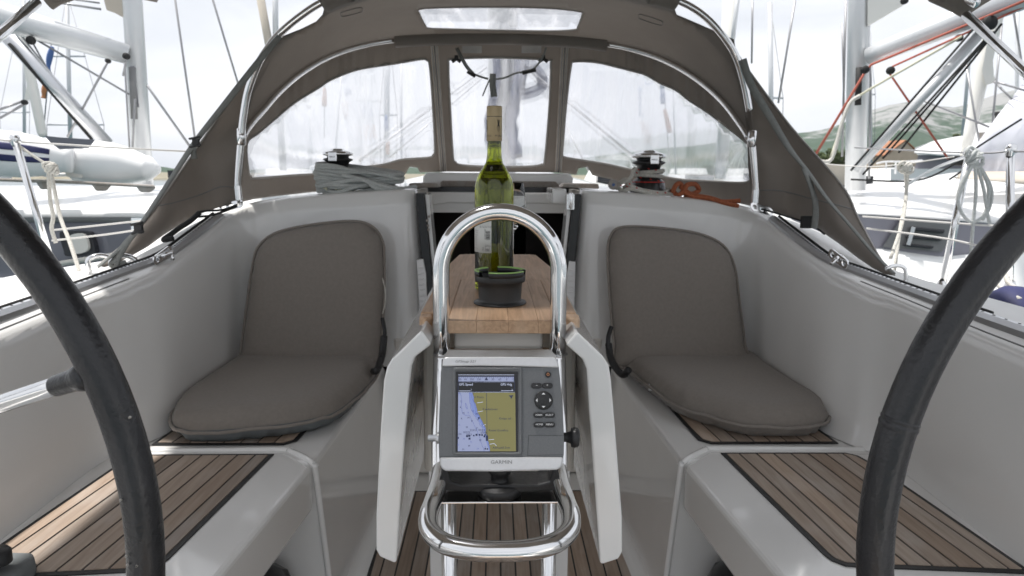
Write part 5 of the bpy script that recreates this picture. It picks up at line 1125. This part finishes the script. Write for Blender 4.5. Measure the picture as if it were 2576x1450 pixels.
b.grid(rows); b.build('hull_band', 'band2', nr)
b = MB(); pq(b, [(2268, 548), (2410, 560), (2370, 634), (2220, 622)], 5.47, .03); b.build('louvre_panel', 'inkg', nr)
for (x0, y0, x1, y1) in ((2292, 570, 2378, 585), (2282, 590, 2372, 604), (2275, 612, 2350, 624)):
    b = MB(); pq(b, [(x0, y0), (x1, y0+9), (x1-5, y1+3), (x0-5, y1-5)], 5.44, .03); b.build('louvre', 'bandd', nr, bevel=.008)
b = MB(); pq(b, [(2293, 571), (2303, 573), (2290, 618), (2280, 616)], 5.42, .02); b.build('louvre_fitting', 'mast', nr)
b = MB(); rows = []
for k in range(13):
    x = lerp(1990, 2900, k/12); bot = interp([1990, 2220, 2375, 2450, 2900], [618, 626, 648, 638, 590], x); rows.append([P(x, bot, y=5.49), P(x, bot+20, y=5.40), P(x, 900, y=5.35)])
b.grid(rows); b.build('topside', 'white', nr)
b = MB(); pq(b, [(2270, 703), (2330, 706), (2380, 718), (2380, 750), (2310, 735)], 4.8, .3); b.build('teak_strake', 'teak', nr)
b = MB(); a0, a1 = P(2160, -30, y=6.4), P(2150, 480, y=6.4); b.tube([a1, a0, a0+(a0-a1)*.8], .086, 16); b.tube([P(2170, 0, y=6.5)+V(.02, 0, 0), P(2163, 480, y=6.5)], .05, 10); b.build('mast', 'mast', nr)
b = MB(); b.tube([P(2161, 170, y=6.25), P(2158, 265, y=6.25)], .028, 8); b.build('mast_slot', 'cord', nr)
b = MB(); q0, q1 = P(2185, 143, y=6.3), P(2640, -40, y=5.2); b.tube([q0, q0.lerp(q1, .1), q1], [.075, .085, .115], 16); b.build('boom', 'mast', nr)
b = MB(); pq(b, [(2182, -40), (2182, 66), (2270, 14), (2300, -40)], 6.3, .03); b.build('mainsail', 'sail', nr)
b = MB(); b.tube([P(2484, 65, y=5.6), P(2150, 430, y=6.0)], .040, 12); b.build('boom_strut', 'mast', nr)
b = MB()
for a, c in (((2460, 60), (2140, 430)), ((2500, 80), (2220, 400)), ((2520, 60), (2260, 385)), ((2482, 95), (2170, 440))): b.tube([P(*a, y=5.5), P(*c, y=5.9)], .009, 7)
b.build('strut_line', 'cord', nr)
b = MB(); b.tube([P(2576, 3, y=5.2), P(2192, 163, y=6.2), P(2176, 182, y=6.2), P(2050, 392, y=6.0)], .011, 8); b.build('red_line', 'roper', nr)
b = MB(); b.tube([P(2576, 17, y=5.3), P(2245, 168, y=6.0), P(2238, 186, y=6.0), P(2385, 400, y=5.6)], .009, 8); b.build('red_line', 'roper', nr)
b = MB(); b.tube(spline([P(2420, 92, y=5.6), P(2160, 242, y=6.1), P(2135, 270, y=6.1), P(2090, 395, y=6)], 5), .010, 8); b.build('yellow_line', 'ropey', nr)
b = MB(); b.tube(spline([P(2162, 242, y=6), P(2138, 260, y=6), P(2118, 310, y=6), P(2092, 400, y=6), P(2060, 405, y=6)], 5), .017, 8); b.build('white_line', 'ropew', nr)
for x, y, s_ in ((2176, 176, 1.2), (2240, 178, 1.2), (2412, 96, 1.1), (2490, 58, 2.0), (2275, 3, 1)):
    q = P(x, y, y=5.9 if x < 2450 else 5.4); s_ *= .62; MB().lathe([(0, -.02), (.04*s_, -.02), (.045*s_, -.008), (.03*s_, 0), (.045*s_, .008), (.04*s_, .02), (0, .02)], q, 16, V(0, 1, 0)).build('block', 'cord', nr)
b = MB(); b.tube([P(2128, 0, y=6.6), P(2124, 170, y=6.6), P(2118, 395, y=6.6)], .010, 6); b.tube([P(2178, 0, y=6.6), P(2190, 200, y=6.6), P(2186, 450, y=6.6)], .012, 6); b.tube([P(2000, 0, y=6.6), P(1958, 260, y=6.6)], .010, 6); b.tube([P(2118, 60, y=6.6), P(2124, 300, y=6.6)], .008, 6); b.tube([P(1893, -5, y=6.6), P(1891, 160, y=6.6)], .009, 6); b.build('standing_rigging', 'wire', nr)
gs = MB(); gs.tube([P(2525, -20, y=7), P(2500, 60, y=7), P(2470, 180, y=7), P(2440, 330, y=7), P(2425, 400, y=7)], [.05, .07, .07, .055, .04], 12); gs.build('furled_genoa', 'sail', nr)
b = MB(); pq(b, [(2492, 60), (2500, 190), (2508, 205), (2480, 215), (2470, 180)], 6.9, .02); b.build('genoa_clew', 'sail', nr)
b = MB()
for a, c in (((2500, 205), (2600, 235)), ((2500, 205), (2545, 250)), ((2520, 60), (2490, 380)), ((2576, 200), (2545, 0)), ((2430, 160), (2470, 400)), ((2300, 245), (2500, 325))): b.tube([P(*a, y=6.8), P(*c, y=6.6)], .010, 6)
b.build('sheet_line', 'wire', nr)
b = MB(); b.tube(spline([P(2388, 452, y=5.7), P(2420, 430, y=5.6), P(2450, 400, y=5.5), P(2470, 395, y=5.5)], 5), .008, 6); b.tube(spline([P(2140, 452, y=5.9), P(2300, 455, y=5.7), P(2390, 420, y=5.6), P(2460, 370, y=5.5), P(2570, 300, y=5.4)], 5), .008, 6); b.build('deck_line', 'cord', nr)
b = MB(); pq(b, [(2385, 392), (2430, 392), (2434, 418), (2388, 416)], 6.2, .1); b.build('deck_winch', 'cord', nr, bevel=.02)
b = MB()
for x in (2228, 2252, 2278): b.tube([P(x, 438, y=7.4), P(x+1, 408, y=7.4)], .010, 6)
b.tube(spline([P(2205, 412, y=7.4), P(2228, 407, y=7.4), P(2279, 407, y=7.4), P(2320, 404, y=7.4)], 4), .010, 6); b.tube([P(2210, 424, y=7.4), P(2300, 421, y=7.4)], .006, 6)
b.build('pushpit_rail', 'mast', nr)
b = MB(); pq(b, [(2020, 416), (2128, 414), (2128, 466), (2080, 470)], 9.5, .4); b.build('stowed_canvas', 'sailb', nr)
# clear sprayhood of the catamaran / right boat
hoodr = thing('spray_hood', 'clear plastic spray hood with beige base at the right edge', 'spray hood')
b = MB(); rows = []
for k in range(9):
    t_ = k/8; x0 = lerp(2420, 2580, t_); rows.append([P(lerp(2430, 2640, t_), 432, y=6.2+.3*t_), P(lerp(2460, 2680, t_), 360, y=6.3+.3*t_), P(lerp(2510, 2720, t_), 290, y=6.5), P(lerp(2570, 2760, t_), 215, y=6.9)])
b.grid(rows); b.build('clear_panel', mat('clear_plastic_film', (.72, .72, .80), .25, alpha=.75, col2=(.85, .85, .9), vs=2), hoodr, solid=.004)
b = MB(); rows = []
for k in range(9): t_ = k/8; rows.append([P(lerp(2415, 2640, t_), 432, y=6.15+.3*t_), P(lerp(2405, 2640, t_), 450, y=6.05), P(lerp(2400, 2640, t_), lerp(444, 446, t_)+22*t_+2, y=6.0)])
b.grid(rows); b.build('canvas_base', 'sailb', hoodr, solid=.004)
# catamaran behind
cat = thing('catamaran', 'white catamaran with a rounded cabin roof beyond the right yacht', 'catamaran')
b = MB(); yv = 14; lo_ = [(2300, 384), (2360, 391), (2440, 394), (2620, 396)]; hi_ = [(2302, 378), (2345, 356), (2400, 345), (2436, 340), (2448, 320), (2464, 311), (2520, 308), (2620, 306)]
rows = []
for k in range(33):
    x = lerp(2300, 2620, k/32); yl = interp([q[0] for q in lo_], [q[1] for q in lo_], x); yh = interp([q[0] for q in hi_], [q[1] for q in hi_], x); s_ = (yl-yh)/60
    rows.append([P(x, yl+2, y=yv+.1), P(x, yl, y=yv-.2), P(x, lerp(yl, yh, .2), y=yv-.05), P(x, lerp(yl, yh, .6), y=yv+1.6*s_), P(x, yh+1, y=yv+4.2*s_), P(x, yh, y=yv+6*s_)])
b.grid(rows); b.build('cabin_roof', 'white', cat)
b = MB(); pq(b, [(2300, 382), (2302, 372), (2345, 356), (2400, 345), (2436, 340), (2445, 322), (2462, 312), (2520, 308), (2620, 306), (2620, 396), (2420, 394), (2310, 392)], yv+6.2, .1); b.build('cabin_back', 'white', cat)
b = MB(); pq(b, [(2310, 390), (2440, 392), (2440, 430), (2300, 428)], yv+.3, 4); b.build('window_band', 'band2', cat)
b = MB(); pq(b, [(2456, 334), (2530, 330), (2530, 346), (2460, 350)], yv+.6, .05); b.build('side_window', 'gwood', cat)
b = MB(); pq(b, [(2240, 425), (2620, 425), (2620, 520), (2240, 520)], yv+.1, 5); b.build('hull', 'white', cat)
b = MB(); q = P(2515, 306, y=yv+1); b.lathe([(.10, 0), (.10, .12), (.16, .14), (.16, .2), (0, .2)], q, 14); b.build('mast_foot', 'cord', cat)

# ================================================================== FAR MASTS, FLAGS
def farmast(x0, y0, x1, y1, y, r, lab, spread=None, m='mast'):
    t = thing('yacht_mast', lab, 'mast', 'masts of yachts farther along the quay')
    b = MB(); b.tube([P(x1, y1, y=y), P(x0, y0, y=y)], r, 10); b.build('pole', m, t)
    if spread:
        b = MB()
        for (a, c, e) in spread: b.tube([P(a, e, y=y), P(c, e, y=y)], r*.45, 6)
        b.build('spreader', m, t)
        b = MB()
        a, c, e = spread[-1]
        b.tube([P(x0, y0, y=y), P(a, e, y=y), P(a+3, y1, y=y)], r*.14, 5); b.tube([P(x0, y0, y=y), P(c, e, y=y), P(c-3, y1, y=y)], r*.14, 5); b.build('stay', 'wire', t)
    return t
farmast(168, -20, 179, 420, 16, .045, 'thin bare mast left of the grey boom strut', [(128, 215, 142), (118, 262, 314)])
farmast(60, -10, 62, 430, 24, .05, 'faint distant mast at the far left of the photo', [(0, 75, 283)])
farmast(1937, 8, 1941, 420, 26, .09, 'distant mast between the hood and the red line', [(1941, 1970, 247)])
farmast(2186, 80, 2190, 410, 22, .06, 'slim mast just right of the right yacht mast', [(2180, 2202, 238)])
farmast(2452, -20, 2190+230, 360, 30, .07, 'slanting far mast beside the furled white genoa')
farmast(645, -60, 700, 240, 9, .05, 'pale furled sail mast seen above the left shoulder of the hood', m='sailb')
farmast(692, -60, 694, 140, 9, .035, 'dark mast just inside the left hoop top')
farmast(1836, -60, 1818, 420, 10, .085, 'pale furled mast seen above the right shoulder of the hood', m='sail')
farmast(1862, -60, 1836, 160, 9, .028, 'dark slim mast above the right shoulder of the hood')
farmast(975, 60, 972, 430, 18, .07, 'mast seen faintly through the left window of the hood', [(955, 1000, 290)])
farmast(702, 230, 712, 430, 12, .06, 'mast seen through the lower corner of the left hood window')
farmast(1818, 300, 1812, 450, 12, .09, 'mast seen through the right end of the right hood window')
farmast(1690, 120, 1700, 440, 20, .03, 'thin mast seen through the right hood window')
farmast(1010, 140, 1010, 430, 30, .05, 'slender mast near the left zip flap')
farmast(860, 180, 840, 430, 30, .04, 'slender leaning mast in the left hood window')
farmast(2560, -20, 2556, 400, 20, .05, 'grey mast at the right edge of the photo')
t = thing('furled_genoa', 'cream furled sail at the far left behind the boom strut', 'furled sail')
b = MB(); b.tube([P(40, 20, y=9), P(62, 120, y=9), P(85, 230, y=9), P(106, 335, y=9), P(110, 345, y=9)], [.04, .05, .06, .055, .04], 12); b.build('rolled_sail', 'sail', t)
b = MB(); pq(b, [(72, 190), (80, 215), (74, 252), (60, 258)], 9, .02); b.build('clew', 'sail', t)
def flag(lab, parts, y):
    t = thing('rolled_flag', lab, 'flag', 'rolled flags on the rigging')
    for i, (pl, m) in enumerate(parts):
        b = MB(); q = [P(px_, py_, y=y) for px_, py_ in pl]; b.tube(spline(q, 4), [.028+.02*abs(math.sin(k*.5)) for k in range(len(spline(q, 4)))], 8); b.build('cloth', m, t)
    b = MB(); b.tube([P(parts[0][0][0][0], parts[0][0][0][1]-40, y=y), P(parts[-1][0][-1][0], parts[-1][0][-1][1]+80, y=y)], .01, 5); b.build('halyard', 'wire', t)
flag('narrow rolled flag, blue above and orange below, at the left', [([(132, 118), (124, 150), (121, 180)], 'blue'), ([(116, 208), (112, 230), (110, 248)], 'orange')], 12)
flag('orange and blue rolled flag seen through the left hood window', [([(817, 190), (817, 208)], 'blue'), ([(817, 222), (816, 268)], 'orange')], 14)
flag('blue and orange rolled flag seen beside the left zip flap', [([(972, 290), (972, 330)], 'blue'), ([(976, 350), (975, 390)], 'orange')], 16)
flag('orange and blue rolled flag seen through the right hood window', [([(1664, 190), (1668, 262)], 'blue'), ([(1672, 275), (1685, 335)], 'orange')], 13)

# far boats seen under the windows: low white hulls
def farboat(x0, x1, y, ptop, lab):
    t = thing('moored_boat', lab, 'boat', 'boats moored ahead')
    a, c = P(x0, 440, y=y), P(x1, 440, y=y); z0 = -.5; zt = P(x0, ptop, y=y).z
    b = MB(); rows = []
    for k in range(11):
        t_ = k/10; w_ = 2.0*math.sin(math.pi*(.12+.88*(1-abs(2*t_-1)**1.6)/1.0)*.5); x = lerp(a.x, c.x, t_); rows.append([V(x, y-w_*.8, z0), V(x, y-w_, lerp(z0, zt, .65)), V(x, y-w_*.6, lerp(z0, zt, .7)), V(x, y-w_*.4, zt if .2 < t_ < .8 else lerp(z0, zt, .75)), V(x, y+w_*.4, zt if .2 < t_ < .8 else lerp(z0, zt, .75)), V(x, y+w_, z0)])
    b.grid(rows); b.build('hull', 'white', t)
    b = MB(); xa, xb = lerp(a.x, c.x, .3), lerp(a.x, c.x, .7); b.box((xa, y-1.55, lerp(z0, zt, .78)), (xb, y-1.0, lerp(z0, zt, .9))); b.build('cabin_window', 'bandd', t)
farboat(640, 820, 20, 425, 'low white boat behind the left rope hank'); farboat(820, 1000, 24, 428, 'white boat seen under the left hood window')
farboat(1440, 1600, 26, 428, 'white boat seen left of the right winch'); farboat(1660, 1800, 22, 424, 'white boat seen right of the right winch'); farboat(1800, 1960, 28, 424, 'white boat seen by the right hood hoop')
farboat(2030, 2140, 16, 422, 'white boat behind the pale ropes on the right'); farboat(2170, 2330, 18, 424, 'white boat between the right mast and the catamaran'); farboat(440, 560, 24, 415, 'white boat glimpsed under the left strap')

# ================================================================== LAND, SEA
b = MB(); b.add([(-2400, -280, -.55), (5400, -280, -.55), (5400, 3200, -.55), (-2400, 3200, -.55)], [(0, 1, 2, 3)], False)
wm = mat('sea_water', (.03, .07, .08), .12, bump=.5, bs=.8); w_ = b.build('water', wm); w_['kind'] = 'structure'; w_['label'] = 'calm harbour water'
def rockmat():
    m = bpy.data.materials.new('hill_scrub'); m.use_nodes = True; t = m.node_tree; b_ = t.nodes['Principled BSDF']; b_.inputs['Roughness'].default_value = .95
    c = t.nodes.new('ShaderNodeTexCoord'); n = t.nodes.new('ShaderNodeTexNoise'); n.inputs['Scale'].default_value = .012; n.inputs['Detail'].default_value = 9; n.inputs['Roughness'].default_value = .62; t.links.new(c.outputs['Object'], n.inputs['Vector'])
    sx = t.nodes.new('ShaderNodeSeparateXYZ'); t.links.new(c.outputs['Object'], sx.inputs[0])
    mr = t.nodes.new('ShaderNodeMapRange'); mr.inputs[1].default_value = 60; mr.inputs[2].default_value = 300; mr.inputs[3].default_value = -.14; mr.inputs[4].default_value = .20; t.links.new(sx.outputs['Z'], mr.inputs[0])
    ad = t.nodes.new('ShaderNodeMath'); t.links.new(n.outputs['Fac'], ad.inputs[0]); t.links.new(mr.outputs[0], ad.inputs[1])
    r = t.nodes.new('ShaderNodeValToRGB'); r.color_ramp.elements[0].position = .50; r.color_ramp.elements[0].color = (.032, .062, .034, 1); r.color_ramp.elements[1].position = .66; r.color_ramp.elements[1].color = (.26, .26, .255, 1)
    t.links.new(ad.outputs[0], r.inputs[0]); t.links.new(r.outputs[0], b_.inputs['Base Color']); return m
ridge = [(-400, 425), (600, 428), (1300, 420), (1450, 400), (1560, 385), (1700, 372), (1800, 360), (1850, 352), (2005, 336), (2060, 329), (2100, 320), (2150, 298), (2185, 281), (2240, 263), (2290, 256), (2340, 266), (2400, 272), (2440, 263), (2500, 240), (2576, 222), (2800, 170), (3100, 150), (3600, 170)]
def hill(y0, depth, scale, nm, lab, m):
    rows = []; N = 220
    for j in range(26):
        v = j/25; row = []
        for i in range(N+1):
            x = lerp(-400, 3600, i/N); ry = interp([q[0] for q in ridge], [q[1] for q in ridge], x)
            top = P(x, ry, y=y0+depth); base = P(x, 437, y=y0); h = (v**1.25); p = V(lerp(base.x, top.x, v), lerp(y0, y0+depth, v), lerp(-.4, top.z*scale, h))
            nn = noise.fractal(Vector((p.x*.0035, p.y*.0035, 0)), 1.0, 2.1, 6)
            p.z += nn*28*math.sin(math.pi*min(1, v*1.0))*.9+nn*5*v
            row.append(p)
        rows.append(row)
    b = MB(); b.grid(rows); o = b.build(nm, m); o['kind'] = 'structure'; o['label'] = lab
hill(1500, 1300, 1.0, 'hills', 'rocky limestone hill with green scrub beyond the harbour', rockmat())
b = MB(); b.grid([[V(-900, 170, -.6), V(900, 170, -.6)], [V(-900, 175, .3), V(900, 175, .3)], [V(-1500, 1600, 2.0), V(2600, 1600, 2.0)]]); o = b.build('ground', mat('shore_ground', (.22, .2, .15), .9, var=.3, vs=.2)); o['kind'] = 'structure'; o['label'] = 'low shore behind the boats'
leafm = mat('pine_foliage', (.035, .055, .018), .8, col2=(.10, .13, .045), vs=.6)
barkm = mat('bark', (.09, .065, .045), .9, var=.3, vs=3)
def tree(px, py_top, wpx, y, lab, seed):
    rn = random.Random(seed); t = thing('pine_tree', lab, 'tree', 'trees along the shore')
    gz = .2; c = P(px, py_top, y=y); top = c.z; wd = (P(px+wpx, py_top, y=y)-c).length/2; h = top-gz; c.z = gz
    b = MB(); b.tube([V(c.x, y, gz-.3), V(c.x+.1*wd, y, gz+h*.35), V(c.x, y, gz+h*.75)], [h*.04, h*.03, h*.012], 8)
    for k in range(7): a = rn.uniform(0, 6.28); zz_ = gz+h*rn.uniform(.3, .6); b.tube([V(c.x, y, zz_), V(c.x+math.cos(a)*wd*.7, y+math.sin(a)*wd*.7, zz_+h*.22)], [h*.014, h*.005], 5)
    b.build('trunk', barkm, t)
    b = MB(); cl_ = []
    for k in range(24):
        a = rn.uniform(0, 6.28); rr_ = wd*math.sqrt(rn.random())*.82; zz_ = gz+h*rn.uniform(.38, .9)*(1-.25*(rr_/wd)**2); cl_.append((V(c.x+rr_*math.cos(a), y+rr_*math.sin(a)*.8, zz_), wd*rn.uniform(.2, .36)))
    for cc, cr_2 in cl_:
        for k in range(110):
            d = V(rn.gauss(0, 1), rn.gauss(0, 1), rn.gauss(0, .8)).normalized()*cr_2*rn.uniform(.55, 1.08); p = cc+d; s_ = h*rn.uniform(.022, .045)
            u = V(rn.gauss(0, 1), rn.gauss(0, 1), rn.gauss(0, 1)).normalized()*s_; v = u.orthogonal().normalized()*s_
            b.add([p-u-v*.5, p+u-v*.3, p+v], [(0, 1, 2)], False)
    b.build('crown', leafm, t, recalc=False)
for i, (px, py_, w_, y_, lab) in enumerate([(2022, 378, 46, 200, 'leftmost pine at the foot of the hill, nearest the hood'), (2056, 374, 50, 210, 'second pine from the hood, behind the pale ropes'), (2090, 366, 56, 195, 'tall pine just left of the right yacht mast'), (2122, 372, 48, 205, 'dense pine half hidden by the right yacht mast'), (2200, 380, 46, 215, 'small pine left of the red roofed house'),
        (2320, 375, 60, 230, 'pine between the red roofed house and the catamaran'), (2345, 366, 46, 240, 'rounded pine above the catamaran roof'), (2420, 322, 70, 190, 'tall pine left of the furled genoa'), (2452, 308, 66, 200, 'tallest pine behind the furled genoa'), (2500, 316, 60, 205, 'pine above the catamaran side window'), (2262, 398, 36, 170, 'low bush in front of the red roofed house'), (2340, 398, 44, 168, 'green bush right of the red roofed house'),
        (1960, 405, 70, 230, 'pine glimpsed behind the right hood wing'), (1860, 405, 60, 230, 'tree seen through the right end of the hood window'), (1780, 415, 50, 240, 'small tree seen through the right hood window')]): tree(px, py_, w_, y_, lab, i)
def house(x0, x1, py_e, py_r, y, lab, roofm, wallm):
    t = thing('house', lab, 'house', 'houses on the shore'); a, c = P(x0, py_e, y=y), P(x1, py_e, y=y); r = P((x0+x1)/2, py_r, y=y); dep = 9
    b = MB(); b.prism([V(a.x, y, 0), V(c.x, y, 0), V(c.x, y, a.z), V((a.x+c.x)/2, y, r.z), V(a.x, y, a.z)], (-2.5, dep, 0)); b.build('wall', wallm, t)
    b = MB(); e = .5
    for s_ in (a, c):
        p0 = V(s_.x+(-e if s_ is a else e), y-.3, a.z-.2+.15); p1 = V((a.x+c.x)/2, y-.3, r.z+.15); o_ = V(-2.5, dep+.6, 0); b.prism([p0, p1, p1+V(0, 0, .2), p0+V(0, 0, .2)], o_)
    b.build('roof', roofm, t)
    for fx in (.25, .55, .8):
        xx_ = lerp(a.x, c.x, fx); b = MB(); b.box((xx_-.45, y-.08, a.z*.45), (xx_+.45, y+.02, a.z*.45+1.2)); b.build('window', 'band', t)
roofm = mat('roof_tiles', (.36, .17, .095), .85, var=.2, vs=1.5); wallm = mat('stone_wall', (.42, .36, .29), .9, var=.1, vs=.4)
house(2230, 2316, 392, 356, 180, 'stone house with an orange tiled roof between the masts', roofm, wallm); house(2128, 2200, 402, 384, 210, 'pale house left of the orange roofed one', mat('roof_brown', (.3, .2, .14), .9, var=.2, vs=1), mat('cream_wall', (.5, .46, .4), .9, var=.1, vs=.4))
house(2330, 2420, 384, 370, 260, 'long brown roofed house behind the catamaran', mat('roof_grey', (.22, .17, .14), .9, var=.2, vs=1), wallm)
# ================================================================== HAZE
hz = mat('haze_air', (1, 1, 1)); ht = hz.node_tree; ht.nodes.clear(); ho = ht.nodes.new('ShaderNodeOutputMaterial'); hv = ht.nodes.new('ShaderNodeVolumePrincipled')
hv.inputs['Color'].default_value = (.86, .92, 1, 1); hv.inputs['Density'].default_value = .000038; ht.links.new(hv.outputs[0], ho.inputs['Volume'])
b = MB(); b.box((-2500, -300, -1.5), (5500, 3300, 620)); o = b.build('haze', hz); o['kind'] = 'stuff'; o['label'] = 'thin pale air over the harbour'; o['category'] = 'haze'
